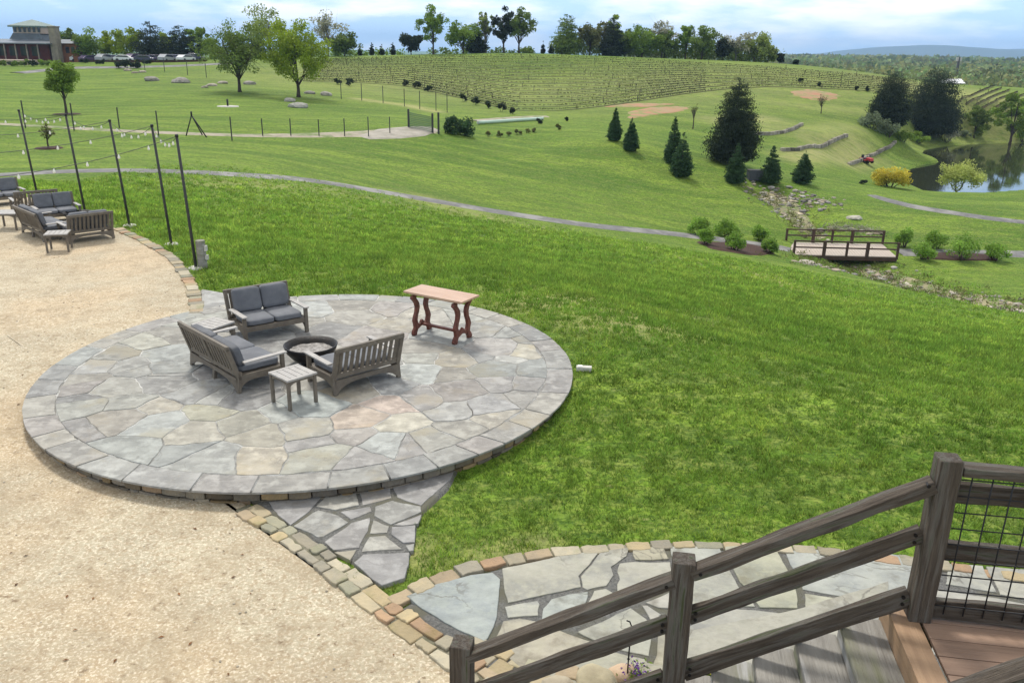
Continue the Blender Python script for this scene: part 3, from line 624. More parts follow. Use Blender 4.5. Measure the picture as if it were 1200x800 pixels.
# ---- rows of small edging stones
m_joint = mat('earth_joint', g(.22,.20,.15), g(.13,.13,.08), 9, .95, .6)
ETN = [(1.05,.95,.78),(1.1,.95,.7),(1.0,.72,.55),(.9,.85,.75),(.82,.84,.75),(1.1,1.05,.95),(1.0,.85,.7),(.75,.73,.7)]
def edging(name, label, line, widths, ztop_, ln=(.16, .34), rows=1, off=0., parent=None):
    s = MB(); P = [np.array(p[:2]) for p in line]; L_ = [0]
    for a, b in zip(P[:-1], P[1:]): L_.append(L_[-1]+np.linalg.norm(b-a))
    def pos(t):
        i = int(np.clip(np.searchsorted(L_, t)-1, 0, len(P)-2)); f = (t-L_[i])/(L_[i+1]-L_[i]+1e-9); d = (P[i+1]-P[i]); d = d/np.linalg.norm(d); return P[i]+(P[i+1]-P[i])*f, np.array([-d[1], d[0]])
    for r in range(rows):
        t = random.uniform(0, .1); w0 = -widths/2+widths*r/rows; w1 = w0+widths/rows
        while t < L_[-1]-.08:
            l = random.uniform(*ln); n = 4; o_ = []
            j0, j1 = random.uniform(-.02, .02), random.uniform(-.025, .025)
            for k in range(n+1): p, q = pos(min(t+.01+(l-.02)*k/n, L_[-1])); c = .007 if k in (0, n) else 0; o_.append(tuple(p+q*(w1-.004-c+j1+random.uniform(-.014, .008))))
            for k in range(n, -1, -1): p, q = pos(min(t+.01+(l-.02)*k/n, L_[-1])); c = .007 if k in (0, n) else 0; o_.append(tuple(p+q*(w0+.008+c+j0+random.uniform(-.008, .012))))
            o_ = o_[::-1]
            zc = zflat(o_[0][0], o_[0][1]) if ztop_ is None else ztop_
            zz = float(zc)+.048+random.uniform(-.012, .014); f = random.uniform(.8, 1.15); s.prism(o_, zz-.16, zz, tuple(c*f*.92 for c in random.choice(ETN)), .006); t += l
    o = s.build(name, m_cobble)
    V, F, Q = ribbon([tuple(p) for p in P], widths+.03, 0, .25); V = [(x, y, float(zflat(np.array([x]), np.array([y]))[0])+.032-(.1 if i % 5 in (0, 4) else 0)) for i, (x, y, z) in enumerate(V)]
    from_lists('mortar_bed', V, F, m_joint, o); return tag(o, label, 'edging')
edging('stone_edging', 'straight double row of mixed cobbles between pale gravel and triangular paving', pl([(284,589),(330,618),(400,668),(450,708),(500,742),(548,775),(590,806)], -.12), .27, None, rows=2, ln=(.12,.36))
edging('stone_edging', 'curved row of tan cobbles where the flagstone walk meets the lawn', pl([(452,700),(500,677),(548,660),(600,648),(650,641),(740,634),(820,632),(885,634),(960,639),(1060,650),(1130,660),(1200,671),(1290,682)], -.10), .17, None, ln=(.16, .3))
edging('stone_edging', 'thin curved row of low cobbles along the far edge of the gravel terrace', pl([(137,269),(170,284),(200,302),(216,321),(226,341),(231,362),(229,372)], -.08), .26, None, ln=(.18, .38), rows=1)
edging('stone_edging', 'loose row of tan and white stones under the lowest stair rail', pl([(545,745),(600,775),(650,790),(720,800),(800,815)], -.12), .3, None, rows=2, ln=(.12, .24))
print('T', round(_t.time()-_T0,1))
# ================================================================== FURNITURE
def arch(mb, p0, p1, ztop0, zbot, rise, th, n=10, tint=(1, 1, 1)):
    """board between two points whose lower edge arches up"""
    p0 = Vector(p0); p1 = Vector(p1); d = (p1-p0); nn = Vector((-d.y, d.x, 0)).normalized()*th/2
    for s in range(n):
        a, b = s/n, (s+1)/n; za = zbot+rise*(1-(2*a-1)**4); zb = zbot+rise*(1-(2*b-1)**4)
        A, B = p0+d*a, p0+d*b
        P = [A-nn+Vector((0,0,za)), B-nn+Vector((0,0,zb)), B+nn+Vector((0,0,zb)), A+nn+Vector((0,0,za)), A-nn+Vector((0,0,ztop0)), B-nn+Vector((0,0,ztop0)), B+nn+Vector((0,0,ztop0)), A+nn+Vector((0,0,ztop0))]
        f = [(3, 2, 1, 0), (4, 5, 6, 7), (0, 1, 5, 4), (2, 3, 7, 6)]
        if s == 0: f.append((3, 0, 4, 7))
        if s == n-1: f.append((1, 2, 6, 5))
        mb.poly(P, f, tint)
def cushion(name, size, parent, loc, rot=(0, 0, 0), seed=0, puff=1., tint=1.):
    n = 14; bm = bmesh.new(); bmesh.ops.create_cube(bm, size=2); bmesh.ops.subdivide_edges(bm, edges=bm.edges[:], cuts=n, use_grid_fill=True)
    for v in bm.verts:
        x, y, z = v.co; e = (1-abs(x)**5)*(1-abs(y)**5); q = .62+.38*max(0, e)**.6*puff
        r = .06
        X = x*(1-r*.25*(z*z)); Y = y*(1-r*.25*(z*z))
        # rounded corners
        m_ = max(abs(X), abs(Y)); l = (abs(X)**8+abs(Y)**8)**(1/8); k = m_/l if l > 0 else 1
        w = mnoise.noise(Vector((x*1.6+seed*7, y*1.6, z+seed)))*.07+mnoise.noise(Vector((x*5+seed, y*4-x*3, z*.5)))*.06*(abs(z) > .9)
        v.co = (X*k*size[0]/2, Y*k*size[1]/2, (z*q+w)*size[2]/2)
    me = bpy.data.meshes.new(name); bm.to_mesh(me); bm.free()
    a = me.attributes.new('tint', 'FLOAT_COLOR', 'FACE'); a.data.foreach_set('color', np.tile(np.array([tint, tint, tint, 1], np.float32), len(me.polygons)))
    for p in me.polygons: p.use_smooth = True
    me.materials.append(m_cush); o = bpy.data.objects.new(name, me); COL.objects.link(o); o.parent = parent; o.location = loc; o.rotation_euler = rot
    return o
def loveseat(W, label, loc, rz, group, cush=True, back=True, mid=False, seed=0, D=.74):
    t = thing('loveseat', label, 'loveseat', loc, rz, group); t.scale = (1, 1, .84)
    w = W/2; yb = D/2; yf = -D/2; sz = .30
    for sx in (-1, 1):
        for y, h in ((yf+.035, .50), (yb-.02, .36)):
            m = MB(); m.bar((sx*(w-.03), y, 0), (sx*(w-.03), y-(.0 if y < 0 else .04), h), .06, .05, up=(0, 1, 0)); m.build('leg', m_faux, t, .004)
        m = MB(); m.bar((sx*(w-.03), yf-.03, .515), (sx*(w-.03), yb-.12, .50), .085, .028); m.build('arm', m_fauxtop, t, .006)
        m = MB(); arch(m, (sx*(w-.03), yf+.05, 0), (sx*(w-.03), yb-.02, 0), sz, .02 if True else .1, .17, .03); m.build('side_apron', m_faux, t)
    if mid:
        m = MB(); m.bar((0, yb-.02, 0), (0, yb-.06, .30), .06, .05, up=(0, 1, 0)); m.build('leg', m_faux, t, .004)
    m = MB(); m.box((0, yf+.035, .255), (W-.12, .032, .10)); m.box((0, 0, .285), (W-.10, D-.1, .025)); arch(m, (-w+.04, yb-.02, 0), (w-.04, yb-.02, 0), .25, .015, .16, .03); m.build('seat_frame', m_faux, t, .003)
    # slatted back, leaning
    bk = MB(); y0, z0, y1, z1 = yb-.05, .27, yb+.09, .80
    for sx in (-1, 1): bk.bar((sx*(w-.03), y0, z0-.04), (sx*(w-.03), y1, z1), .06, .05, up=(0, 1, 0))
    if mid: bk.bar((0, y0, z0), (0, y1, z1-.02), .06, .045, up=(0, 1, 0))
    bk.bar((-w, y1+.004, z1), (w, y1+.004, z1), .045, .075); bk.bar((-w+.05, y0+.02, z0+.05), (w-.05, y0+.02, z0+.05), .03, .08)
    n = max(9, int(W/.098)); 
    for i in range(n):
        x = -w+.06+(i+.5)*(W-.12)/n
        bk.bar((x, y0+.025, z0+.07), (x, y1-.008, z1-.03), (W-.12)/n*.58, .018, up=(0, 1, 0), tint=(.95, .95, .95))
    bk.build('backrest', m_faux, t, .003)
    if cush:
        cw = (W-.16)/2
        for sx in (-1, 1):
            cushion('seat_cushion', (cw, D-.12, .13), t, (sx*cw/2, -.03, sz+.065), (0, 0, sx*.01), seed+sx, tint=1.12)
            if back: cushion('back_cushion', (cw*.98, .46*back, .15), t, (sx*cw/2, yb-.09-.10*(1-back), sz+.345-.3*(1-back)), (math.radians(77)+.02*sx, 0, .02*sx), seed+5+sx, 1.05)
    return t
def side_table(label, loc, rz, group, s=.42, hgt=.40):
    t = thing('side_table', label, 'side table', loc, rz, group)
    top = MB(); n = 5; top.box((0, -s/2+.025, hgt-.0135), (s, .05, .027)); top.box((0, s/2-.025, hgt-.0135), (s, .05, .027))
    for i in range(n): w = s/n; top.box((-s/2+w*(i+.5), 0, hgt-.014), (w-.008, s-.106, .024))
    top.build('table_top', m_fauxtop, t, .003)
    for x in (-1, 1):
        for y in (-1, 1): m = MB(); m.box((x*(s/2-.03), y*(s/2-.03), (hgt-.03)/2), (.042, .042, hgt-.03)); m.build('leg', m_faux, t, .004)
    a = MB(); q = s/2-.03
    for p0, p1 in (((-q, -q, 0), (q, -q, 0)), ((q, -q, 0), (q, q, 0)), ((q, q, 0), (-q, q, 0)), ((-q, q, 0), (-q, -q, 0))): arch(a, p0, p1, hgt-.032, hgt-.12, .06, .02)
    a.build('apron', m_faux, t); return t
GF = 'loveseats round the fire bowl'
def seat_from_front(a, b, z, D=.74):
    A, B = pt(*a, z), pt(*b, z); d = (B-A)[:2]; L_ = np.linalg.norm(d); r = math.atan2(d[1], d[0]); c = (A+B)/2; f = np.array([-math.sin(r), math.cos(r)]); return (c[0]+f[0]*(D/2-.03), c[1]+f[1]*(D/2-.03), z), r, L_
def seat_from_back(a, b, z, D=.74):
    """a,b = rear legs ordered so that x runs a->b as seen from the front"""
    A, B = pt(*a, z), pt(*b, z); d = (B-A)[:2]; L_ = np.linalg.norm(d); r = math.atan2(d[1], d[0]); c = (A+B)/2; f = np.array([math.sin(r), -math.cos(r)]); return (c[0]+f[0]*(D/2-.03), c[1]+f[1]*(D/2-.03), z), r, L_
l, r, L_ = seat_from_front((289,402), (359.5,388.5), 0.); loveseat(L_+.07, 'grey loveseat facing us, with two upright cushions, behind the black fire bowl', l, r, GF, seed=1)
l, r, L_ = seat_from_back((281,460.5), (226,427), 0.); loveseat(L_+.05, 'wide grey loveseat with two panel back, turned to the gravel, left of the fire bowl', l, r, GF, mid=True, seed=11, back=.82)
l, r, L_ = seat_from_back((467,441.5), (392.5,463), 0.); loveseat(L_+.05, 'loveseat with its slatted back towards us, right of the fire bowl', l, r, GF, seed=21, back=False)
def table_from(a, b, lab, grp=None, z=0.):
    A, B = pt(*a, z), pt(*b, z); c = (A+B)/2; r = math.atan2(B[1]-A[1], B[0]-A[0]); return c, r
P3 = [pt(*q, .43) for q in ((315,434.5),(344,426.5),(374.5,436),(338,447))]; c = sum(P3)/4; r = math.atan2(P3[2][1]-P3[3][1], P3[2][0]-P3[3][0])
side_table('small square slatted side table in front of the fire bowl between two loveseats', (c[0], c[1], 0), r, 'side tables on the patio', .46, .43)
P3 = [pt(*q, .43) for q in ((229,378),(250,371),(275,377.5),(250,386))]; c = sum(P3)/4; r = math.atan2(P3[2][1]-P3[3][1], P3[2][0]-P3[3][0])
side_table('small square slatted side table in the corner behind the two panel loveseat', (c[0]-.02, c[1], 0), r, 'side tables on the patio', .46, .43)
# fire bowl
fc = (pt(332, 404, .3)+pt(394, 404, .3))/2
fb = thing('fire_bowl', 'round black iron fire bowl with grey ash in the middle of the loveseats', 'fire bowl', (fc[0], fc[1]+.05, 0))
m = MB(); m.lathe([(.0,.035),(.17,.04),(.29,.10),(.365,.19),(.40,.295),(.385,.30),(.345,.22),(.27,.17),(.15,.135),(0,.125)], 48); m.build('bowl', m_iron, fb)
m = MB(); m.lathe([(.15,0),(.14,.02),(.13,.05)], 32); m.lathe([(.16,0),(.16,.012),(.13,.012)], 32); m.build('foot', m_iron, fb)
m = MB(); V = []
n = 40
pr = [(0, .215), (.1, .222), (.2, .212), (.28, .200), (.335, .205)]; m.lathe(pr, 32)
m.v = [(x, y, z+.02*mnoise.noise(Vector((x*9, y*9, 2)))) for x, y, z in m.v]; m.build('ash', m_ash, fb)
# console table
Q = [pt(*q, .75) for q in ((472.5,341),(494,333),(561,345),(542.5,354.5))]; c = sum(Q)/4; r = math.atan2((Q[3]-Q[0])[1], (Q[3]-Q[0])[0])
ct = thing('console_table', 'red brown wooden table with curly lyre legs near the far edge of the patio', 'table', (c[0], c[1], 0), r)
m = MB(); m.box((0, 0, .735), (1.17, .50, .035)); m.box((0, 0, .70), (1.0, .36, .035)); m.build('table_top', m_redtop_sheen, ct, .006)
for sx in (-1, 1):
    for sy in (-1, 1):
        s_ = MB(); pts = [(.205, .69), (.215, .64), (.175, .60), (.135, .55), (.115, .48), (.13, .40), (.165, .33), (.185, .26), (.165, .19), (.155, .13), (.19, .08), (.21, .035), (.20, 0)]
        rs = [.056, .062, .052, .050, .046, .042, .044, .050, .046, .048, .058, .054, .044]
        prof = [(sy*(y+w*.9), z) for (y, z), w in zip(pts, rs)]+[(sy*(y-w*.9), z) for (y, z), w in reversed(list(zip(pts, rs)))]
        s_.extr(prof, sx*.41-.028, sx*.41+.028); s_.build('leg', m_red, ct, .005)
    s_ = MB(); prof = []
    for k in range(13): t_ = k/12; prof.append((-.15+.3*t_, .20+.035*math.cos(t_*math.tau*2)))
    for k in range(13): t_ = 1-k/12; prof.append((-.15+.3*t_, .11-.02*math.cos(t_*math.tau)))
    s_.extr(prof, sx*.41-.02, sx*.41+.02); s_.build('crossbar', m_red, ct, .004)
s_ = MB(); s_.box((0, 0, .155), (.80, .07, .035)); s_.build('stretcher', m_red, ct, .004)
# far furniture on the gravel
FZ = zflat(0, 20.)+.02; FZ = float(FZ)
GG = 'loveseats on the far gravel terrace'
l, r, L_ = seat_from_back((133.5,279), (82,286), FZ); loveseat(L_+.04, 'loveseat with slatted back towards us, right end of the group on the gravel', l, r, GG, seed=31)
l, r, L_ = seat_from_front((46,264), (96,259), FZ); loveseat(max(L_, 1.1), 'loveseat with dark upright cushions facing us inside the gravel group by the poles', (l[0], l[1], FZ), r, GG, seed=41)
l, r, L_ = seat_from_back((53,284), (27,272), FZ); loveseat(max(1.0, L_), 'end-on loveseat with two panel back, left side of the gravel group', l, r, GG, mid=True, seed=51)
l, r, L_ = seat_from_back((66,250), (24,254), FZ); loveseat(1.1, 'loveseat with empty slatted back standing between the two gravel groups', l, r, GG, cush=False, seed=61)
l, r, L_ = seat_from_front((-14,243), (28,239), FZ); loveseat(1.15, 'loveseat with dark cushions at the left border of the picture on the gravel', l, r, GG, seed=71)
def pc(pts, z): w = [pt(u, v, z) for u, v in pts]; return sum(w)/len(w)
c = pc([(67,272)], FZ+.43); side_table('pale square side table at the near corner of the gravel group', (c[0], c[1], FZ), .3, 'side tables on the gravel', .5, .43)
c = pc([(9,248)], FZ+.43); side_table('pale side table at the left border beside the loveseat backs on the gravel', (c[0], c[1], FZ), .1, 'side tables on the gravel', .6, .43)
c = pt(72, 268, FZ); 
fb2 = thing('fire_bowl', 'low dark fire bowl half hidden inside the loveseat group on the gravel', 'fire bowl', (c[0]+.1, c[1]+.75, FZ))
m = MB(); m.lathe([(0,.08),(.16,.1),(.3,.18),(.38,.30),(.365,.30),(.28,.2),(0,.14)], 28); m.build('bowl', m_iron, fb2); m = MB(); m.lathe([(.2,0),(.12,.1)], 20); m.build('foot', m_iron, fb2)
# ================================================================== LIGHT POLES + STRINGS
tops = []
LB = ['black light pole with a stubby wooden post at its foot, closest to the patio', 'black light pole second from the patio on the gravel edge', 'black light pole just behind the right end of the gravel seating', 'black light pole rising behind the dark cushions of the gravel loveseat', 'black light pole furthest from the patio, near the left border']
for (b, t_), lb in zip([((230,315),(207,160)), ((201,287),(178,148)), ((152,265),(128.5,142)), ((100,250),(77,135)), ((44,230),(22,130))], LB):
    P = pt(*b, -.08); P[2] = gz(P[0], P[1])
    hgt = min(np.arange(2.2, 3.4, .01), key=lambda h: abs(ztop(t_[0], t_[1], P[1])-P[2]-h)); d = ray(*t_); tx = d[0]*P[1]-P[0]
    o = thing('light_pole', lb, 'light pole', P, 0, 'light poles along the gravel edge')
    m = MB(); m.tube([(0, 0, 0), (tx, 0, hgt)], [.033, .028], 10); m.build('pole', m_pole, o)
    m = MB(); m.tube([(tx, 0, hgt-.01), (tx, 0, hgt+.04)], [.04, .03], 10); m.build('cap', m_black, o)
    m = MB(); m.lathe([(0, .05), (.15, .045), (.17, .02), (.17, -.1)], 20); m.build('footing', m_conc, o)
    tops.append(Vector((P[0]+tx, P[1], P[2]+hgt)))
P = pt(233.5, 315, -.08)
o = thing('wooden_post', 'short weathered round wooden post touching the foot of the nearest light pole', 'post', (P[0]+.06, P[1]+.06, gz(P[0], P[1])))
m = MB(); m.tube([(0, 0, -.1), (0, 0, .62)], [.105, .10], 14, smooth=False); m.build('stump', m_tread, o, .01)
m = MB(); m.box((.115, -.02, .45), (.05, .09, .12)); m.box((.12, -.02, .25), (.06, .08, .10)); m.build('outlet_box', m_conc, o, .005)
def string(a, b, sag, n, label, sp=.45):
    a = Vector(a); b = Vector(b); root = thing('string_lights', label, 'string lights', tuple(a), 0, 'strings of bulbs between the poles')
    P = [a.lerp(b, k/24)-Vector((0, 0, sag*4*(k/24)*(1-k/24)))-a for k in range(25)]
    m = MB(); m.tube(P, .006, 4); m.build('cable', m_black, root)
    nb = int((b-a).length/sp)
    for k in range(1, nb):
        f = k/nb; p = a.lerp(b, f)-Vector((0, 0, sag*4*f*(1-f)))-a
        m = MB(); m.lathe([(0, -.09), (.022, -.08), (.028, -.055), (.016, -.03), (.012, 0)], 8, p); m.build('bulb', m_bulb, root)
def endp(u, v, Y): d = ray(u, v); return (d[0]*Y, Y, 4.5+d[2]*Y)
string(tops[0], endp(-70, 213, 14.5), .16, 0, 'lowest string of round bulbs running left from the nearest pole', .62)
string(tops[1], endp(-60, 183, 17.5), .12, 0, 'string of round bulbs running left from the second pole', .62)
string(tops[2], endp(-60, 160, 20), .10, 0, 'string of round bulbs running left from the middle pole', .62)
string(tops[0], tops[1], .25, 0, 'sagging bulbs strung between the two poles nearest the patio')
string(tops[1], tops[2], .28, 0, 'sagging bulbs strung between the second and the middle pole')
string(tops[2], tops[3], .22, 0, 'sagging bulbs strung from the middle pole to the next one left')
string(tops[3], tops[4], .22, 0, 'sagging bulbs strung between the two far left poles')
string(tops[3], endp(-40, 138, 25), .1, 0, 'topmost string of bulbs running left from the fourth pole', .62)
# lawn outlet near patio
P = pt(684, 440, -.12)
o = thing('marker_block', 'small white block lying in the grass at the right rim of the round patio', 'block', (P[0], P[1], gz(P[0], P[1])), -.1)
m = MB(); m.box((0, 0, .035), (.23, .10, .07)); m.build('block', m_conc, o, .006)
m = MB(); m.box((-.06, 0, .075), (.07, .07, .01)); m.build('cover_plate', m_bulb, o, .003)
# ================================================================== DECK, STAIR, RAILINGS
DZ = 1.43
B1 = pt(1074, 722, DZ); B1 = Vector(B1)
ex = Vector((1.3, -.20, 0)).normalized(); ey = Vector((ex.y, -ex.x, 0)); ey = Vector((-.152, -.988, 0)).normalized() if ey.y > 0 else ey  # ey points to the camera side
def loc_(x, y, z): return B1 + ex*x + ey*y + Vector((0, 0, z))
def board(name, a, b, w, h, mt, parent, bev=.004, seed=0, wobble=.003, tint=(1, 1, 1), up=(0, 0, 1), prim='x'):
    """a board as its own mesh with local x along its length"""
    a = Vector(a); b = Vector(b); x = (b-a); L_ = x.length; x.normalize(); y = Vector(up).cross(x).normalized(); z = x.cross(y)
    n = max(2, int(L_/.08)); m = MB(); vs = []; fs = []; rnd = random.Random(seed); K = [(-1, -1), (0, -1.0), (1, -1), (1, 0), (1, 1), (0, 1.0), (-1, 1), (-1, 0)]
    for i in range(n+1):
        for j, (p, q) in enumerate(K):
            e = mnoise.noise(Vector((i*.35+seed*3.1, j*1.7, seed)))*wobble; e2 = mnoise.noise(Vector((i*.35+seed*3.1, j*1.7, seed+9)))*wobble
            vs.append((i*L_/n, p*(w/2)+e*1.5, q*(h/2)+e2*1.5))
    k = len(K)
    for i in range(n):
        for j in range(k): fs.append((i*k+j, i*k+(j+1) % k, (i+1)*k+(j+1) % k, (i+1)*k+j))
    fs.append(tuple(range(k))[::-1]); fs.append(tuple(n*k+j for j in range(k)))
    m.poly(vs, fs, tint); o = m.build(name, mt, None, bev)
    M = Matrix((x, y, z)).transposed().to_4x4(); M.translation = a
    if parent:
        o.parent = parent; o.matrix_local = Matrix.Translation(-Vector(parent.location))@M
    else: o.matrix_world = M
    return o
# railing of the stair: posts + 3 rails, then mesh panel on the deck
sr = thing('stair_railing', 'weathered wooden stair railing with three sloping rails and square posts', 'railing', tuple(B1))
slope = -.585
def railz(x, h): return h + (slope*(-x) if x < 0 else 0)
P2x, P3x = -1.345, -2.70
PW = .135
def post(x, y, z0, z1, seed, parent, w=PW):
    return board('post', loc_(x, y, z0), loc_(x, y, z1), w, w, m_wood, parent, .008, seed, .005, up=tuple(ex))
post(0, 0, .0, 1.03, 5, sr, .122)
_p2t = 1.695+.0-DZ; _p3t = .93-DZ
post(P2x, .0, -1.75, .235, 6, sr, .135); post(P3x, .0, -1.75, -.555, 7, sr, .14)
yo = -.02
def srail(z_at0, w, h, seed, yy):
    zc = lambda x: z_at0 + slope*(-x)
    for xa, xb, s in ((-.06, P2x+.05, 0), (P2x-.05, P3x+.05, 1)):
        board('rail', loc_(xa, yy, zc(xa)), loc_(xb, yy, zc(xb)), w, h, m_wood, sr, .005, seed+s, .008)
srail(.91, .10, .066, 11, .02); srail(.585, .04, .108, 14, .0); srail(.175, .045, .118, 17, .0)
dr = thing('deck_railing', 'deck railing with black wire mesh between weathered wooden rails', 'railing', tuple(loc_(.2, 0, 0)))
XL = 1.9
board('rail', loc_(.07, 0, .965), loc_(XL, 0, .945), .10, .055, m_wood, dr, .005, 21, .007)
board('rail', loc_(.06, -.03, .81), loc_(XL, -.03, .80), .04, .115, m_wood, dr, .005, 22, .006)
board('rail', loc_(.06, -.03, .44), loc_(XL, -.03, .44), .04, .12, m_wood, dr, .005, 23, .006)
board('rail', loc_(.06, 0, .075), loc_(XL, 0, .075), .05, .125, m_wood, dr, .005, 24, .006)
board('post', loc_(XL, 0, 0), loc_(XL, 0, 1.0), PW, PW, m_wood, dr, .008, 25, .008, up=tuple(ex))
m = MB(); o0 = loc_(.2, 0, 0)
for k in range(16): x = .125+k*.105; m.tube([loc_(x, .035, .06)-o0, loc_(x, .035, .94)-o0], .0042, 6)
for k in range(9): z = .12+k*.1; m.tube([loc_(.07, .041, z)-o0, loc_(XL-.06, .041, z)-o0], .0042, 6)
m.build('wire_mesh', m_black, dr)
# deck
dk = thing('deck', 'brown board deck landing with a tan border board beside the mesh railing', 'deck', tuple(loc_(.5, .5, 0)))
for k in range(13):
    y = -.10+k*.146; board('board', loc_(.02+.147*0, y+.07, -.0125), loc_(2.6, y+.07, -.0125), .139, .025, m_deck, dk, .003, 40+k, .001, tint=tuple([random.uniform(.88, 1.12)]*3))
board('border', loc_(-.075, -.16, -.0105), loc_(-.075, 2.0, -.0105), .15, .027, m_fascia, dk, .004, 60, .001)
board('fascia', loc_(-.14, -.16, -.11), loc_(-.14, 2.0, -.11), .018, .17, m_fascia, dk, .003, 61, .001)
m = MB(); o0 = loc_(.5, .5, 0)
for a, b in (((0, -.12), (2.6, -.12)), ((0, 1.9), (2.6, 1.9)), ((.5, -.12), (.5, 1.9)), ((1.5, -.12), (1.5, 1.9)), ((2.5, -.12), (2.5, 1.9)), ((-.1, -.12), (-.1, 1.9))): m.bar(loc_(a[0], a[1], -.13)-o0, loc_(b[0], b[1], -.13)-o0, .04, .18)
for x in (0.05, 2.5):
    for y in (-.05, 1.8): m.bar(loc_(x, y, -1.7)-o0, loc_(x, y, -.06)-o0, .12, .12, up=(0, 1, 0))
m.build('joists', m_wood, dk)
ss = thing('staircase', 'wooden staircase with worn grey plank treads going down beside the railing', 'stairs', tuple(loc_(-1, .6, -1)))
run, rise = .238, .139
for k in range(9):
    xc = -.155-run*(k+.5); z = -rise*(k+1)+.0
    board('tread', loc_(xc, -.13, z-.02), loc_(xc, 1.9, z-.02), run+.016, .042, m_tread, ss, .008, 70+k, .004)
    board('riser', loc_(xc-run/2+.016, -.10, z-.041-rise/2+.02), loc_(xc-run/2+.016, 1.88, z-.041-rise/2+.02), .022, rise-.005, m_tread, ss, .003, 80+k, .001)
m = MB(); o0 = loc_(-1, .6, -1)
for y in (-.09, 1.86):
    m = MB(); m.bar(loc_(-.1, y, -.30)-o0, loc_(-.1-run*9.2, y, -.30-rise*9.2)-o0, .04, .24); m.build('stringer', m_wood, ss)
# near rail that cuts the lower right corner
nr = thing('handrail', 'grey wooden rail end crossing the bottom right corner above the deck', 'railing', tuple(loc_(.3, 1.9, 0)))
board('rail', loc_(.35, 1.63, 1.32), loc_(-1.6, 1.63, .02), .10, .07, m_wood, nr, .005, 90, .006)
board('post', loc_(.36, 1.70, 0), loc_(.36, 1.70, 1.4), .12, .12, m_wood, nr, .008, 91, .006, up=tuple(ex))
def bolts(o, pts, d=(0, .06, 0)):
    for P in pts:
        m = MB(); a = loc_(*P)-Vector(o.location); b = loc_(P[0]+d[0], P[1]+d[1], P[2]+d[2])-Vector(o.location); m.tube([a, b], .011, 8, smooth=False); m.build('bolt', m_iron, o)
bolts(sr, [(x, .0, z+.585*x+dz) for z in (.585, .175) for dz in (.02, -.025) for x in (-.10, -1.25, -1.44, -2.6)], (0, .03, 0))
bolts(sr, [(-.10, .04, .88), (-1.25, .04, .91-.73), (-1.44, .04, .91-.842)], (0, .035, 0))
# planting at the foot of the stair
def rockmesh(s, c, r, tint, seed, sub=2, flat=.6):
    bm = bmesh.new(); bmesh.ops.create_icosphere(bm, subdivisions=sub, radius=1); 
    sx, sy, sz = random.uniform(.75, 1.3), random.uniform(.75, 1.2), flat*random.uniform(.8, 1.2); a = random.uniform(0, 6.3); ca, sa = math.cos(a), math.sin(a)
    vs = []
    for v in bm.verts:
        n = 1+.28*mnoise.noise(v.co*1.1+Vector((seed*3.7, seed, 0)))+.12*mnoise.noise(v.co*2.7+Vector((seed, 0, seed)))
        x, y, z = v.co.x*n*sx, v.co.y*n*sy, v.co.z*n*sz
        z = min(z, sz*.97)
        vs.append((c[0]+r*(x*ca-y*sa), c[1]+r*(x*sa+y*ca), c[2]+r*z))
    s.poly(vs, [tuple(q.index for q in f.verts) for f in bm.faces], tint, sub > 2); bm.free()
ri = 0
def rock(u, v, r, label, tint=(1, 1, 1), flat=.6, name='boulder', group=None, p=None, sink=.15):
    global ri; ri += 1
    P = ground(u, v) if p is None else p; o = MB(); rockmesh(o, (0, 0, 0), r, tint, ri, 3 if r*984/max(5, P[1]) > 12 else 2, flat)
    b = o.build(name, m_rock, None, 0, (P[0], P[1], P[2]+r*flat*.5-r*sink)); return tag(b, label, 'boulder', group)
zw = -.12
for (u, v, r, tn, lb) in [(700,800,.16,(1.25,1.15,.85),'tan rounded rock at the foot of the stair railing, by the bottom edge'),(730,790,.13,(1.35,1.05,.8),'orange tinted rock beside the iron plant stake'),(765,797,.15,(1.1,1.1,.95),'greyish rock between the plant stake and the middle stair post'),(655,806,.14,(1.2,1.1,.9),'flat tan rock left of the plant stake at the bottom edge'),(790,812,.12,(.9,.8,.7),'brown rock under the middle stair post')]:
    P = pt(u, v, zw); rock(0, 0, r, lb, tn, .6, p=np.array([P[0], P[1], -.16]), sink=0.1)
P = pt(735, 792, -.1); o = thing('plant_stake', 'thin black iron stake with a hooked top standing among the rocks by the stair', 'plant stake', (P[0], P[1], -.15))
m = MB(); m.tube([(0, 0, 0), (.0, 0, .25), (.005, 0, .52), (-.01, 0, .56), (-.035, 0, .57)], .006, 6); m.lathe([(0, .2), (.012, .215), (0, .23)], 8); m.build('rod', m_black, o)
def flower(u, v, key, n, r, lab, cat='flowers', z=-.1):
    P = pt(u, v, z); o = thing('flower_clump', lab, cat, (P[0], P[1], -.16))
    C = RNG.normal(size=(n, 3))*[r, r, r*.35]+[0, 0, .14]; V, F, t = leaf_arrays(C, .014, RNG.uniform(.8, 1.2, n), .4); np_mesh('petals', V, F, LF[key], o, t)
    C = RNG.normal(size=(n*3, 3))*[r, r, r*.4]+[0, 0, .07]; V, F, t = leaf_arrays(C, .025, RNG.uniform(.6, 1.2, n*3), .2, aspect=.3); np_mesh('leaves', V, F, LF['green'], o, t)
flower(748, 793, 'purple', 60, .06, 'small purple flowers beside the iron plant stake under the rail')
P = pt(829, 778, 0.05)
flower(829, 792, 'gold', 90, .045, 'small bright yellow flowers peeping out under the bottom stair rail')
print('T', round(_t.time()-_T0,1))
scatter()
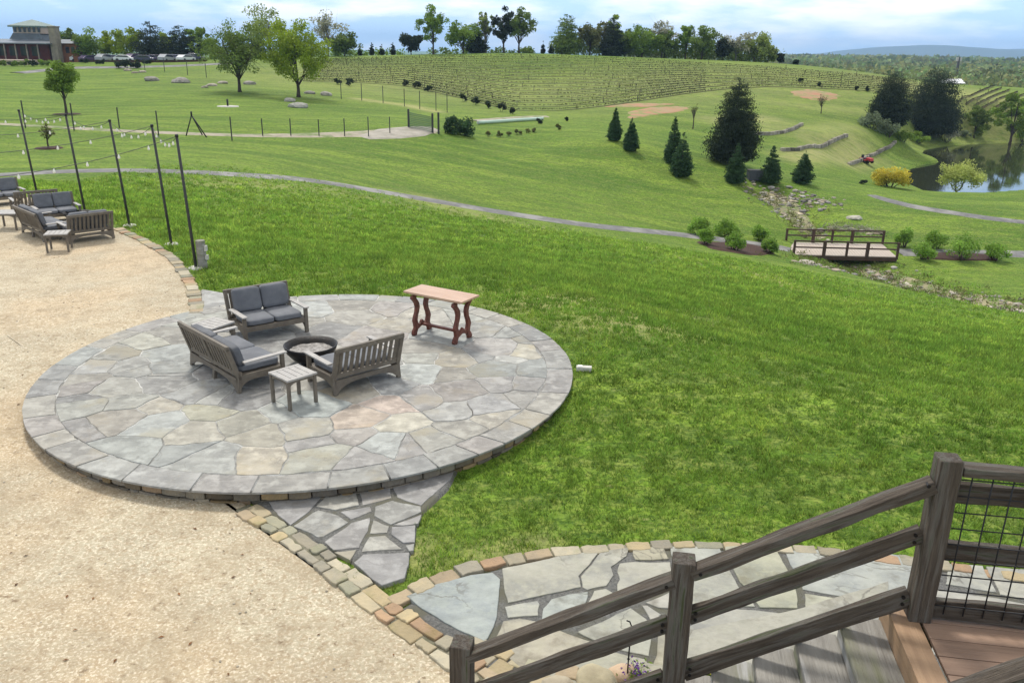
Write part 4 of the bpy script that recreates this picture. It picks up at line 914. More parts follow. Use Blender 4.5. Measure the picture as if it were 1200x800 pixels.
# ================================================================== TREES AND SHRUBS
def cloud(clumps, n, leaf, rng, tn=(.75, 1.25), flat=.15, rsig=.42):
    """leaf centres round clump centres (x,y,z,r)"""
    cl = np.array(clumps); w = cl[:, 3]**2; idx = rng.choice(len(cl), n, p=w/w.sum())
    d = rng.normal(size=(n, 3)); d /= np.linalg.norm(d, axis=1)[:, None]; rr = cl[idx, 3]*(rng.random(n)**.45)*1.05
    C = cl[idx, :3]+d*rr[:, None]*[1, 1, .8]
    ct = rng.uniform(tn[0], tn[1], len(cl)); t = ct[idx]*rng.uniform(.82, 1.18, n)
    return leaf_arrays(C, leaf*rng.uniform(.7, 1.3, n), t, flat, rng)
DN = 1.9
def broadleaf(P, h, w, key, label, n=3500, cb=.28, nc=34, leaf=None, bark=None, seed=0, stems=1, group=None, name='tree', cat='tree', dense=1., lean=0., bare=False, crr=(.13, .24), sq=1.):
    rng = np.random.default_rng(seed+100); rd = random.Random(seed)
    o = thing(name, label, cat, P, 0, group); leaf = leaf or max(.055, P[1]*.0013); R = w/2
    cz = h*(cb+1)/2; rz = h*(1-cb)/2; cl = []
    while len(cl) < nc:
        v = rng.normal(size=3); v /= np.linalg.norm(v); q = rng.random()**.5
        lump = .78+.30*mnoise.noise(Vector(v*1.7)+Vector((seed*1.3, 0, seed)))+.22*mnoise.noise(Vector(v*3.5)+Vector((seed, seed, 0)))
        x, y, z = v*[R, R, rz]*q*lump*1.08*[1, 1, sq]; cr = R*rng.uniform(*crr)*1.15
        if cz+z-cr*.5 < h*cb*.75: continue
        cl.append((x+lean*z, y, min(cz+z, h-cr*.5), cr))
    tr = MB(); tw = max(.05, h*.022)*(1 if stems == 1 else .7); ends = sorted(cl, key=lambda c: -c[3])[:12 if not bare else 26]
    for s in range(stems):
        a = s/stems*math.tau+.4; sp = .0 if stems == 1 else w*.10; bx, by = math.cos(a)*.06*h*(stems > 1)*.3, math.sin(a)*.06*h*(stems > 1)*.3
        p1 = Vector((bx+math.cos(a)*sp, by+math.sin(a)*sp*.6, h*(cb*.95+.05))); p2 = Vector((p1.x*1.5+rd.uniform(-.04, .04)*h, p1.y*1.5, h*.72))
        tr.tube([(bx, by, -.15), (bx*1.05, by*1.05, h*.04), tuple((Vector((bx, by, 0))+p1)/2+Vector((rd.uniform(-.01, .01)*h, 0, 0))), p1, p2], [tw*1.5, tw*1.1, tw*.95, tw*.8, tw*.25], 8)
        for e in ends[s::stems]:
            st_ = Vector((bx, by, 0)).lerp(p1, .75+.2*rd.random()) if rd.random() < .5 else p1.lerp(p2, rd.random()*.6); E = Vector(e[:3]); mid = st_.lerp(E, .5)+Vector((0, 0, -.03*h+rd.random()*.06*h))
            tr.tube([st_, mid, E], [tw*.42, tw*.25, tw*.07], 5, cap=False)
            if bare:
                for _ in range(5):
                    q = E+Vector([rd.gauss(0, 1)*e[3]*1.0 for _ in range(3)]); tr.tube([mid.lerp(E, rd.random()), q], [tw*.12, tw*.04], 3, cap=False)
    tr.build('trunk', m_palebark if bark == 'pale' else m_bark, o, recalc=False)
    V, F, t = cloud(cl, int(n*dense*DN), leaf, rng); np_mesh('crown', V, F, LF[key], o, t); return o
def conifer(P, h, w, key, label, n=3000, seed=0, cb=.02, leaf=None, group=None, shape=1.25, name='evergreen_tree', rough=.2, tip=.03):
    n = int(n*2.2); rng = np.random.default_rng(seed+500); o = thing(name, label, 'evergreen', P, 0, group); leaf = leaf or max(.06, P[1]*.0013); R = w/2
    m = MB(); m.tube([(0, 0, -.1), (0, 0, h*.5), (0, 0, h*.97)], [h*.022, h*.014, .01], 7); m.build('trunk', m_bark, o)
    # branch sprays
    nb = int(n/26); zz = 1-np.sqrt(rng.random(nb)); a = rng.random(nb)*math.tau
    rad = R*np.clip(((1-zz)**(1/shape)*1.04), tip, 1)*np.where(zz < .22, .68+zz*1.45, 1.)
    lum = np.array([1+rough*1.4*mnoise.noise(Vector((math.cos(A)*1.6+seed, math.sin(A)*1.6, Z*5.))) for A, Z in zip(a, zz)]); rad = rad*lum*rng.uniform(1-rough*.9, 1+rough*.35, nb)
    C = []; T_ = []
    for k in range(nb):
        m_ = 26; f = rng.random(m_)**.5; sp = .08*R*(1.2-f)+.11*rad[k]*f
        x = np.cos(a[k])*rad[k]*f+rng.normal(size=m_)*sp; y = np.sin(a[k])*rad[k]*f+rng.normal(size=m_)*sp
        z = h*(cb+(1-cb)*zz[k]) + h*.03*f - h*.02*f*f + rng.normal(size=m_)*h*.012
        C.append(np.c_[x, y, np.clip(z, .05, h)]); T_.append(np.full(m_, rng.uniform(.65, 1.35))*rng.uniform(.85, 1.15, m_))
    # leader
    C.append(np.c_[rng.normal(size=24)*R*.012, rng.normal(size=24)*R*.012, h*rng.uniform(.90, .985, 24)]); T_.append(np.full(24, 1.))
    C = np.vstack(C); V, F, t = leaf_arrays(C, leaf*np.clip(1.15-C[:, 2]/h*.6, .5, 1), np.concatenate(T_), -.3, rng, .42); np_mesh('crown', V, F, LF[key], o, t); return o
def shrub(P, h, w, key, label, n=900, seed=0, nc=14, leaf=None, group=None, stems=6, name='shrub', cat='shrub', lo=.1):
    rng = np.random.default_rng(seed+900); o = thing(name, label, cat, P, 0, group); leaf = leaf or max(.04, P[1]*.00125); cl = []
    for _ in range(nc):
        a = rng.random()*math.tau; r = rng.random()**.5*w/2*.72; x, y = r*math.cos(a), r*math.sin(a); top = h*(1-(r/(w/2))**2*.55); cr = min(h, w)*rng.uniform(.17, .27); z = rng.uniform(h*lo+cr*.6, max(h*lo+cr*.7, top-cr)); cl.append((x, y, z, cr))
    m = MB()
    for c in cl[:stems]: m.tube([(c[0]*.25, c[1]*.25, -.05), (c[0]*.6, c[1]*.6, c[2]*.5), c[:3]], [.03*h**.5, .02*h**.5, .008], 5, cap=False)
    m.build('stems', m_bark, o, recalc=False); V, F, t = cloud(cl, n, leaf, rng); np_mesh('foliage', V, F, LF[key], o, t); return o
def from_px(u, vb, vt, wpx):
    P = ground(u, vb); h = ztop(u, vt, P[1])-P[2]; return P, h, wpx/FPX*P[1]*1.03
# small evergreens on the lawn and the big one
for i, (u, vb, vt, wp, key, lb) in enumerate([
 (720,165,126,18,'fir','small dark evergreen, leftmost of the lawn row'), (739,177,137,20,'fir','small evergreen second from the left of the lawn row'),
 (788,191,137,24,'fir','slim evergreen standing behind the taller pair mate, left of the big evergreen'), (798,207,155,29,'fir','evergreen in front of the slim one, left of the big evergreen'),
 (861,215,168,27,'fir','small evergreen directly in front of the big dark evergreen'), (902,215,170,28,'fir','small evergreen just right of the dark utility box'), (940,215,176,28,'fir','small evergreen furthest right of the lawn row')]):
    P, h, w = from_px(u, vb, vt, wp); conifer(P, h, w, key, lb, 3400, i, group='young evergreens on the lawn', shape=1.15)
P, h, w = from_px(857, 193, 91, 60); conifer(P, h, w, 'dark', 'tall dark evergreen with ragged outline towering over the lawn', 17000, 33, cb=.05, shape=1.75, rough=.22)
# utility box
P = ground(884, 211); o = thing('utility_box', 'low dark grey utility box between two small evergreens', 'utility box', P, .1)
m = MB(); m.box((0, 0, .42), (1.25, .8, .84)); m.build('cabinet', mat('box_grey', g(.07,.075,.085), None), o, .02); m = MB(); m.box((0, 0, .86), (1.35, .9, .05)); m.build('lid', m_pole, o, .01)
m = MB(); m.box((.0, -.405, .42), (.01, .01, .74)); m.box((.06, -.41, .5), (.03, .02, .12)); m.build('door_seam', m_black, o)
# pond side trees
P = ground(1040, 150); conifer(P, ztop(1037, 84, P[1])-P[2], 46/FPX*P[1], 'dark', 'broad dark evergreen left of the darker twin behind the pond', 12000, 61, shape=2.8, rough=.18, cb=.05)
P = ground(1088, 160); conifer(P, ztop(1085, 79, P[1])-P[2], 64/FPX*P[1], 'dark', 'largest dark evergreen at the pond bank with pointed top', 17000, 62, shape=2.5, rough=.2, cb=.05)
for i, (u, vb, vt, wp, key, n, lb) in enumerate([
 (1022,152,128,34,'bluish',1100,'grey green bush at the left foot of the pond evergreens'), (1040,161,136,36,'bluish',1100,'grey green bush below the gap between the pond evergreens'), (1058,166,148,30,'green',800,'low green bush on the pond bank in front of the evergreens'),
 (1075,168,152,34,'green',800,'spreading low bush right above the dirt point of the pond'), (1108,167,143,30,'pale',900,'whitish blooming bush at the water right of the evergreens'), (1127,160,150,24,'bluish',500,'small grey bush between the whitish bush and the round tree'),
 (1200,168,128,30,'green',1100,'leafy shrub at the water by the right border')]):
    P, h, w = from_px(u, vb, vt, wp); shrub(P, h, w, key, lb, n, i+40, nc=18)
P, h, w = from_px(1141, 162, 120, 32); broadleaf(P, h, w, 'mid', 'round green tree on the far bank of the pond', 1700, cb=.12, seed=4)
P, h, w = from_px(1183, 170, 98, 44); broadleaf(P, h, w, 'green', 'tall leafy tree on the far bank near the right border', 2600, cb=.10, seed=5)
P, h, w = from_px(1043, 219, 189, 52); shrub(P, h, w, 'yellow', 'yellow blooming bush at the near left corner of the pond', 4200, 77, nc=44)
P = np.array(pt(1120, 228, WATER_Z+.25)); P[2] = gz(P[0], P[1]); h = ztop(1120, 189, P[1])-P[2]; w = 58/FPX*P[1]*1.03; broadleaf(P, h, w, 'willow', 'pale yellow green multi stemmed willow on the near pond bank', 3000, cb=.16, nc=60, seed=8, stems=5, bark='pale', name='willow', leaf=.11, crr=(.16, .26))
P, h, w = from_px(1011, 216, 209, 9); shrub(P, max(.5, h), w, 'dark', 'tiny round dark bush left of the yellow blooming bush', 260, 78, nc=5)
# bushes along the path by the bridge, on mulch
for pp in ([(812,283),(860,283),(905,290),(912,298),(880,300),(830,292)], [(1068,297),(1120,296),(1172,299),(1174,306),(1120,306),(1078,304)]):
    V, F = blob(px_line(pp), .09, 6, .25, None, 4, .03); struct('mulch_ground', V, F, m_mulch)
for i, (u, vb, vt, wp, lb) in enumerate([(819,276,252,22,'bright green bush at the far left end of the left mulch bed'),(826,287,262,16,'small bush in front at the left end of the left mulch bed'),(850,277,255,22,'bright green bush in the middle of the left mulch bed, far side'),
 (861,294,265,18,'bright bush in the middle of the left mulch bed, near side'),(889,282,263,21,'green bush right end of the left mulch bed, far side'),(901,297,277,16,'small bush next to the left end of the bridge'),
 (1059,290,266,17,'bush just off the right end of the bridge'),(1081,304,280,22,'low bush at the left end of the right mulch bed'),(1097,291,269,24,'bush behind the path above the right mulch bed'),(1127,305,271,30,'biggest bright bush, in the middle of the right mulch bed'),(1166,305,284,28,'round bush at the right end of the right mulch bed')]):
    P, h, w = from_px(u, vb, vt, wp); shrub(P, h*1.1, w*1.3, 'lime', lb, 1700, 20+i, nc=20, group='green bushes beside the bridge path')
# round shrubs along the vineyard edge
for i, (u, vb, s) in enumerate([(396,99,9),(410,101,10),(475,101,9),(489,104,9),(502,108,9),(543,119,10),(557,123,11),(572,127,11),(588,131,11),(601,134,9),(632,145,7),(665,142,6),(938,96,5),(960,101,5),(1003,106,5),(1016,107,6)]):
    P, h, w = from_px(u, vb, vb-s*1.1, s); nm = ['first','second','third','fourth','fifth','sixth','seventh','eighth','ninth','tenth','eleventh','twelfth','thirteenth','fourteenth','fifteenth','last'][i]
    shrub(P, h, w, 'dark', f'{nm} small dark round bush from the left along the vineyard edge', 200, i, nc=6, group='small dark bushes at the vineyard edge', stems=2)
for i, (u, vb, vt, wp, lb) in enumerate([(530,157,130,20,'round dark green bush, left one of the pair at the end of the gravel patch'),(545,159,133,24,'round dark green bush, right one of the pair at the end of the gravel patch')]):
    P, h, w = from_px(u, vb, vt, wp); shrub(P, h, w, 'fir', lb, 1500, 60+i, nc=22, lo=.0)
for i, (u, vb) in enumerate([(572,160),(586,161),(597,160),(607,158),(617,156),(626,155),(655,152)]):
    P, h, w = from_px(u, vb, vb-9, 8); shrub(P, h, w, 'olive', ['small brownish bush, first','small brownish bush, second','small brownish bush, third','small brownish bush, fourth','small brownish bush, fifth','small brownish bush, sixth','small brownish bush, last'][i]+' from the left below the pale strip', 160, 80+i, nc=5, group='brownish bushes below the pale strip', stems=2)
# pale strip
A, B = ground(560, 146), ground(636, 141); o = thing('pipe', 'long pale green pipe lying on the lawn right of the dark bush pair', 'pipe', A)
m = MB(); N_ = 14; m.tube([tuple(np.array([A[0]+(B[0]-A[0])*k/N_, A[1]+(B[1]-A[1])*k/N_, gz(A[0]+(B[0]-A[0])*k/N_, A[1]+(B[1]-A[1])*k/N_)+.2])-A) for k in range(N_+1)], .17, 10); m.build('pipe', mat('pale_green_plastic', g(.50,.62,.52), None, rough=.5), o)
for k in (0, 1): m = MB(); q = (A, B)[k]-A; m.tube([tuple(q+[(-.05), 0, .2]), tuple(q+[.08, 0, .2])], .20, 10); m.build('pipe_collar', m_conc, o)
# ---- middle distance trees
P, h, w = from_px(281, 108, 20, 92); broadleaf(P, h, w, 'mid', 'spreading open crowned tree with dark forked trunk on the left lawn', 4200, cb=.16, nc=110, seed=12, dense=1., leaf=.14, crr=(.09, .17), bare=True)
P, h, w = from_px(350, 114, 16, 82); broadleaf(P, h, w, 'bright', 'bright yellow green tree beside the pale boulders on the left lawn', 5600, cb=.12, nc=110, seed=13, leaf=.15, crr=(.12, .2))
P, h, w = from_px(78, 134, 66, 40); broadleaf(P, h, w, 'green', 'young straight tree with egg shaped crown on the left slope', 2600, cb=.24, nc=60, seed=14, leaf=.12, crr=(.2,.3))
V, F = blob([(P[0]+1.5*math.cos(k/10*math.tau), P[1]+1.5*math.sin(k/10*math.tau)) for k in range(10)], .06, 4, .15); struct('mulch_ground', V, F, m_mulch)
P, h, w = from_px(57, 174, 142, 18); broadleaf(P, h, w, 'olive', 'tiny thin sapling in a mulch ring behind the light poles', 160, cb=.35, seed=15, leaf=.07, bare=True)
V, F = blob([(P[0]+1.0*math.cos(k/10*math.tau), P[1]+1.*math.sin(k/10*math.tau)) for k in range(10)], .06, 4, .15); struct('mulch_ground', V, F, m_mulch)
P, h, w = from_px(962, 133, 108, 14); broadleaf(P, h, w, 'olive', 'bare sapling below the red dirt patch', 60, cb=.3, seed=16, leaf=.08, bare=True)
P, h, w = from_px(812, 151, 120, 12); broadleaf(P, h, w, 'olive', 'thin bare sapling left of the tall dark evergreen', 40, cb=.4, seed=17, leaf=.07, bare=True)
# ---- skyline trees  (u, top v, width px, kind, distance, label)
SK = [
 (68,30,26,'b','green',188,'dark green tree right behind the stone chimney'), (86,30,20,'b','mid',190,'narrow tree between the chimney and the round green tree'),
 (103,33,34,'b','green',176,'round green tree beside the parked cars'), (127,37,22,'b','bright',186,'light tree second right of the pavilion'),
 (150,30,34,'b','bright',184,'bright light green tree left of the two dark conifers'), (180,24,38,'c','dark',182,'left of the two dark conifers behind the cars'),
 (213,29,36,'c','dark',184,'right of the two dark conifers behind the cars'), (196,33,22,'b','bright',192,'light crown showing between the dark conifers'), (233,27,22,'b','green',188,'slender green tree right of the dark conifers'),
 (250,45,26,'b','green',186,'low tree left behind the forked trunk tree'), (318,7,56,'b','airy',180,'airy pale tree rising behind the bright green one'), (296,40,30,'c','dark',186,'dark conifer between the two lawn trees'),
 (385,13,52,'w','pale',184,'whitish nearly bare tree on the ridge left of the cypresses'), (404,37,32,'b','mid',182,'small round tree at the foot of the whitish tree'),
 (422,56,4,'y','dark',186,'shortest slim cypress on the ridge'), (436,50,5,'y','dark',186,'slim cypress second from the left on the ridge'), (448,52,5,'y','dark',186,'slim cypress third from the left on the ridge'), (461,50,5,'y','dark',186,'slim cypress right end of the row on the ridge'),
 (482,37,26,'b','dark',186,'small black green tree left of the tall airy tree'), (508,4,34,'t','green',184,'tall airy tree with visible trunk left part of the skyline'), (543,21,38,'b','green',186,'rounded green tree in the middle of the left skyline group'),
 (558,30,20,'c','dark',188,'dark tree squeezed beside the rounded green tree'), (569,10,20,'w','airy',188,'thin see-through tree left of the dark skyline pair'), (590,7,28,'t','dark',186,'tall dark tree beside the pale topped one'), (608,5,34,'t','mid',188,'tall tree with pale top at the right end of the group'),
 (636,48,4,'y','dark',188,'tiny cypress alone between the skyline groups'), (646,51,5,'y','dark',188,'second tiny cypress between the skyline groups'),
 (663,16,32,'c','mid',186,'pointed dark green tree starting the long skyline belt'), (691,24,30,'b','olive',187,'brownish green tree second in the long belt'), (706,22,22,'w','olive',190,'thin brownish tree third in the long belt'), (717,20,24,'c','dark',186,'darkest pointed tree in the long belt'),
 (716,18,20,'b','bright',192,'pale crown peeping over the darkest tree of the belt'), (732,34,30,'b','mid',188,'low rounded tree right of the darkest belt tree'), (752,27,38,'b','green',186,'broad green tree in the middle of the belt'), (775,20,34,'w','pale',190,'pale bare crown above the middle of the belt'),
 (778,37,30,'b','mid',187,'dense medium tree under the pale bare crown'), (803,25,24,'t','green',187,'tree leaning left in the right part of the belt'), (822,27,34,'b','mid',185,'dense green tree right of the leaning one'), (846,44,24,'b','dark',186,'low dark tree in the gap of the belt'),
 (862,35,40,'w','pale',187,'pale twiggy tree near the right end of the belt'), (884,38,34,'b','airy',186,'light green tree last but one in the belt'), (900,50,20,'b','airy',188,'last small tree of the belt going downhill'), (914,62,10,'b','dark',188,'small dark round tree at the right foot of the belt'), (933,70,6,'b','dark',188,'lone dark bush where the vineyard tips over the ridge')]
for i, (u, vt, wp, k, key, Y, lb) in enumerate(SK):
    P = at(u, Y); h = ztop(u, vt, Y)-P[2]; w = wp/FPX*Y*1.05
    if h < 1: h = 2.
    w *= 1.12
    if k == 'b': broadleaf(P, h, w, key, lb, 1700, cb=.06, nc=40, seed=200+i, group='trees on the skyline', crr=(.16, .28))
    elif k == 't': broadleaf(P, h, w, key, lb, 1500, cb=.16, nc=46, seed=200+i, group='trees on the skyline', crr=(.12, .24))
    elif k == 'w': broadleaf(P, h, w, key, lb, 620, cb=.22, nc=46, seed=200+i, group='trees on the skyline', bark='pale', bare=True, crr=(.10, .2))
    elif k == 'c': conifer(P, h, w, key, lb, 3400, 200+i, shape=1.9, rough=.3, group='trees on the skyline')
    else: conifer(P, h, max(w, .7), key, lb, 420, 200+i, shape=3., rough=.12, group='cypresses on the ridge', name='cypress_tree')
# undergrowth beneath the belts
def hedge(u0, u1, Y, hpx, key, n, seed):
    rng = np.random.default_rng(seed); us = rng.uniform(u0, u1, n//26); cl = []
    for u in us:
        Yk = Y+rng.uniform(-3, 3); P = at(u, Yk); hh = hpx/FPX*Yk*rng.uniform(.4, 1.1); cl.append((P[0], P[1], P[2]+hh*.5, hh*.6))
    V, F, t = cloud(cl, n, .28, rng); o = np_mesh('undergrowth', V, F, LF[key], None, t); tag(o, kind='stuff')
hedge(655, 905, 192, 22, 'mid', 9000, 3); hedge(500, 625, 193, 8, 'mid', 1500, 4); hedge(95, 470, 196, 10, 'green', 3200, 5)
print('T', round(_t.time()-_T0,1))
# ================================================================== VINEYARD
Bc = np.array([(355,97),(395,96),(475,101),(545,117),(600,131),(660,131),(720,124),(800,111),(850,105),(900,102),(960,104),(1040,108),(1075,112)], float)
Tc = np.array([(355,70.5),(395,69.5),(475,67.5),(545,65.5),(600,64.5),(660,66),(720,68.5),(800,73),(850,76),(900,79.5),(960,84.5),(1040,92),(1075,95)], float)
_pm = MB(); _pm.box((0, 0, .45), (.07, .07, 1.0)); _po = _pm.build('post', m_bark); POSTME = _po.data; bpy.data.objects.remove(_po)
def vrow(name, pts_px, label, group, hgt=.8, post_every=14., dens=15.):
    W = np.array([ground(u, v) for u, v in pts_px]); 
    seg = np.linalg.norm(np.diff(W[:, :2], axis=0), axis=1); L_ = np.r_[0, np.cumsum(seg)]; n = max(1, int(L_[-1]/post_every))
    if L_[-1] < 3: return
    rng = np.random.default_rng(int(L_[-1]*100) % 9999); o0 = W[0].copy()
    def at_(t): x = np.interp(t, L_, W[:, 0]); y = np.interp(t, L_, W[:, 1]); return x, y
    root = thing(name, label, 'vine row', o0, 0, group)
    t = (np.arange(n)+rng.random())*post_every; x, y = at_(t); z = H(x, y)
    for a, b, c in zip(x, y, z):
        p = bpy.data.objects.new('post', POSTME); COL.objects.link(p); p.parent = root; p.location = (a-o0[0], b-o0[1], c-o0[2]); p.scale = (1, 1, hgt*rng.uniform(.85, 1.15))
    k = int(L_[-1]*dens); t = rng.random(k)*L_[-1]; x, y = at_(t); z = H(x, y)+.26+rng.normal(size=k)*.045
    V, F, tt = leaf_arrays(np.c_[x-o0[0]+rng.normal(size=k)*.07, y-o0[1]+rng.normal(size=k)*.07, z-o0[2]], .10, rng.uniform(.5, 1.2, k), 0, rng); np_mesh('vines', V, F, LF['vine'], root, tt)
    # soil strip
    q = int(L_[-1]/2.5)+1; t = np.linspace(0, L_[-1], q+1); x, y = at_(t); d = np.gradient(np.c_[x, y], axis=0); d /= np.linalg.norm(d, axis=1)[:, None]; nn = np.c_[-d[:, 1], d[:, 0]]*.16
    Pa = np.c_[np.c_[x, y]+nn, H(x+nn[:, 0], y+nn[:, 1])+.06]-o0; Pb = np.c_[np.c_[x, y]-nn, H(x-nn[:, 0], y-nn[:, 1])+.06]-o0
    V = np.vstack([Pa, Pb]); F = [(i, i+1, q+1+i+1, q+1+i) for i in range(q)]; mb = MB(); mb.poly(V, F); mb.build('soil_strip', m_soil, root)
m_soil = mat('vine_soil', g(.12,.10,.05), g(.085,.10,.035), 2, .95)
NR = 17
for j in range(NR):
    gq = 1-(1-(j+.2)/NR)**1.25; us = np.linspace(355, 1075, 30); v = np.interp(us, Bc[:, 0], Bc[:, 1])*(1-gq)+np.interp(us, Tc[:, 0], Tc[:, 1])*gq
    # crossing tilt: rows are cut by the shrub line on the left
    if j % 2 == 1: us, v = us[:20], v[:20]
    vrow('vine_row', list(zip(us, v)), 'long row of young vines on posts across the green hillside', 'vine rows across the hillside')
for j in range(9):
    u0, v0 = 1122+j*9.5, 121+j*2.2; vrow('vine_row', [(u0, v0), (u0+15, v0-7.5), (u0+30, v0-14.5), (u0+42, v0-19)], 'short vine row slanting uphill behind the pond trees', 'slanting vine rows behind the pond', dens=20)
print('T', round(_t.time()-_T0,1))
# ================================================================== BRIDGE
bz = gz(*ground(926, 293)[:2])
A, B = ground(926, 294), ground(1054, 297)
zb = (A[2]+B[2])/2+.10
nearA, nearB = pt(930, 298, zb), pt(1051, 301, zb); farA, farB = pt(921, 283.5, zb), pt(1034, 286, zb)
o = thing('footbridge', 'small wooden footbridge with pale deck and brown two rail sides over the creek', 'bridge', (nearA[0], nearA[1], zb))
o0 = nearA
m = MB()
nP = 34
for k in range(nP):
    a = nearA+(nearB-nearA)*(k+.04)/nP; b = nearA+(nearB-nearA)*(k+.96)/nP; c_ = farA+(farB-farA)*(k+.96)/nP; d_ = farA+(farB-farA)*(k+.04)/nP
    m.prism([tuple((p-o0)[:2]) for p in (a, b, c_, d_)], -.05, 0.0)
m.build('deck', m_bdeck, o)
m = MB()
for p, q in ((nearA, nearB), (farA, farB), ((nearA+farA)/2, (nearB+farB)/2)): m.bar(p-o0-np.array([0, 0, .18]), q-o0-np.array([0, 0, .18]), .14, .25)
m.build('beam', m_bridge, o)
for (p, q, us) in ((nearA, nearB, (931.5,966,992,1015.5,1050)), (farA, farB, (921,952,974,997,1033))):
    ts = [(x-us[0])/(us[-1]-us[0]) for x in us]
    for i, t in enumerate(ts):
        c_ = p+(q-p)*t-o0; wd = .20 if i in (1, 3) else .13
        m = MB(); m.box((c_[0], c_[1], .40), (wd, .15, 1.15 if i else 1.15)); m.build('post', m_bridge, o, .01)
    for zz in (.92, .50):
        m = MB(); m.bar(p-o0+np.array([0, 0, zz]), q-o0+np.array([0, 0, zz]), .09, .09); m.build('rail', m_bridge, o, .01)
# ================================================================== ROCKS
def rockbed(name, line, w, n, r, seed, label=None):
    rng = random.Random(seed); s = MB(); P = [np.array(ground(u, v)[:2]) for u, v in line]; L_ = [0]
    for a, b in zip(P[:-1], P[1:]): L_.append(L_[-1]+np.linalg.norm(b-a))
    W = w if hasattr(w, '__len__') else [w]*len(P)
    for k in range(n):
        t = rng.random()*L_[-1]; i = max(0, int(np.searchsorted(L_, t))-1); f = (t-L_[i])/(L_[i+1]-L_[i]); c = P[i]+(P[i+1]-P[i])*f; ww = W[i]+(W[i+1]-W[i])*f
        x, y = c[0]+rng.gauss(0, .42)*ww, c[1]+rng.gauss(0, .42)*ww; rr = rng.uniform(*r)*rng.choice([.6, 1, 1, 1.4])
        v_ = rng.uniform(.55, 1.5); tn = rng.choice([(1,1,1),(1.15,1.05,.85),(.75,.75,.78),(1.3,1.25,1.15),(.85,.75,.65)])
        rockmesh(s, (x, y, gz(x, y)+rr*.1), rr, tuple(v_*c_ for c_ in tn), k+seed*50, 1, .5)
    return tag(s.build(name, m_rock), kind='stuff')
rockbed('creek_rocks', [(893,228),(915,233),(935,238),(958,233)], 2.8, 210, (.07,.25), 1)
rockbed('creek_rocks', [(905,242),(925,255),(945,268),(958,278)], 1.7, 120, (.06,.17), 2)
rockbed('creek_rocks', [(940,308),(960,312),(985,318),(1010,318),(1035,320)], 1.1, 60, (.07,.22), 3)
rockbed('creek_rocks', [(1020,322),(1050,334),(1085,344),(1120,350),(1160,355),(1215,366)], 1.9, 260, (.07,.26), 4)
rockbed('creek_rocks', [(945,270),(975,268),(1005,270),(1030,274)], .5, 45, (.1,.25), 5)
for k_ in range(1):
    V, F, Q = ribbon(px_line([(892,229),(915,236),(940,262),(962,280)]), [3.5,3.4,2.2,1.5], .035, .6); struct('creek_bed', V, F, mat('creek_earth', g(.33,.29,.17), g(.20,.19,.11), 1.2, .95, .5, 8, c3=g(.13,.19,.05), scale3=1.3))
    V, F, Q = ribbon(px_line([(955,300),(990,312),(1040,326),(1090,340),(1150,352),(1215,365)]), [2.0,2.4,2.6,2.6,2.4,2.4], .035, .6); struct('creek_bed', V, F, _M['creek_earth'])
def tufts(line, w, n, seed, key):
    rng = np.random.default_rng(seed); P = [ground(u, v) for u, v in line]; t = rng.random(n)*(len(P)-1); i = t.astype(int); f = t-i; P = np.array(P); c = P[i]+(P[np.minimum(i+1, len(P)-1)]-P[i])*f[:, None]
    x, y = c[:, 0]+rng.normal(size=n)*w, c[:, 1]+rng.normal(size=n)*w; z = H(x, y); q = 14; C = np.repeat(np.c_[x, y, z+.12], q, 0)+rng.normal(size=(n*q, 3))*[.16, .16, .08]
    V, F, t = leaf_arrays(C, .09, np.repeat(rng.uniform(.6, 1.4, n), q), -.5, rng, .3); tag(np_mesh('creek_grass', V, F, LF[key], None, t), kind='stuff')
tufts([(893,228),(915,236),(940,262),(962,282)], 1.3, 170, 1, 'olive'); tufts([(940,306),(990,316),(1050,334),(1120,350),(1215,366)], 1.2, 330, 2, 'olive'); tufts([(940,306),(990,316),(1050,334),(1120,350),(1215,366)], 1.5, 200, 3, 'lime'); tufts([(960,270),(1030,274)], .5, 60, 4, 'pale')
rock(1001, 256, .55, 'flat white rock lying alone above the bridge', (1.4,1.4,1.3), .42)
rock(946, 309, .5, 'pale flat rock under the left end of the bridge', (1.25,1.2,1.1), .4)
rock(1055, 308, .01, 'x') if False else None
for i, (u, v, r, tn, lb) in enumerate([(150,83,.9,(1.3,1.2,1.05),'pale boulder left in front of the planted mound by the road'),(158,86,.8,(1.2,1.1,.9),'boulder centre front of the planted mound by the road'),(167,85,.8,(1.35,1.25,1.1),'boulder right of the planted mound by the road'),
 (178,95,1.5,(1,1,.95),'wide low boulder below the planted mound'),(212,97,1.6,(1.05,1.05,1.),'wide low boulder on the slope left of the forked tree'),(240,103,.7,(1.3,1.25,1.1),'small pale boulder left of the forked tree'),(248,101,.8,(1.35,1.3,1.15),'upright pale boulder beside the forked tree'),
 (261,98,.9,(1.2,1.15,1.05),'boulder right at the foot of the forked tree, left side'),(292,99,1.3,(1.1,1.1,1.05),'flat boulder right of the forked tree'),(340,119,1.1,(1.45,1.45,1.4),'light boulder in front of the bright tree, left one'),(349,126,1.2,(1.3,1.35,1.3),'flat light boulder lowest in front of the bright tree'),
 (363,110,1.0,(1.05,1.05,1),'boulder right behind the bright tree trunk'),(382,112,1.3,(1.3,1.3,1.2),'flat boulder to the right of the bright tree')]):
    rock(u, v, r*.72, lb, tuple(c*.8 for c in tn), .5)
for i, (u, vb, vt, w_, lb) in enumerate([(140,80,70,16,'dark bush left on the planted mound'),(150,81,67,14,'dark bush in the middle of the planted mound'),(160,80,69,16,'dark bush right on the planted mound'),(118,75,69,13,'round dark bush left of the planted mound'),(100,74,68,12,'dark bush beside the road near the pavilion'),(172,75,70,12,'dark bush right beyond the planted mound')]):
    P, h, w = from_px(u, vb, vt, w_); shrub(P, h, w, 'dark', lb, 420, 300+i, nc=9, stems=3)
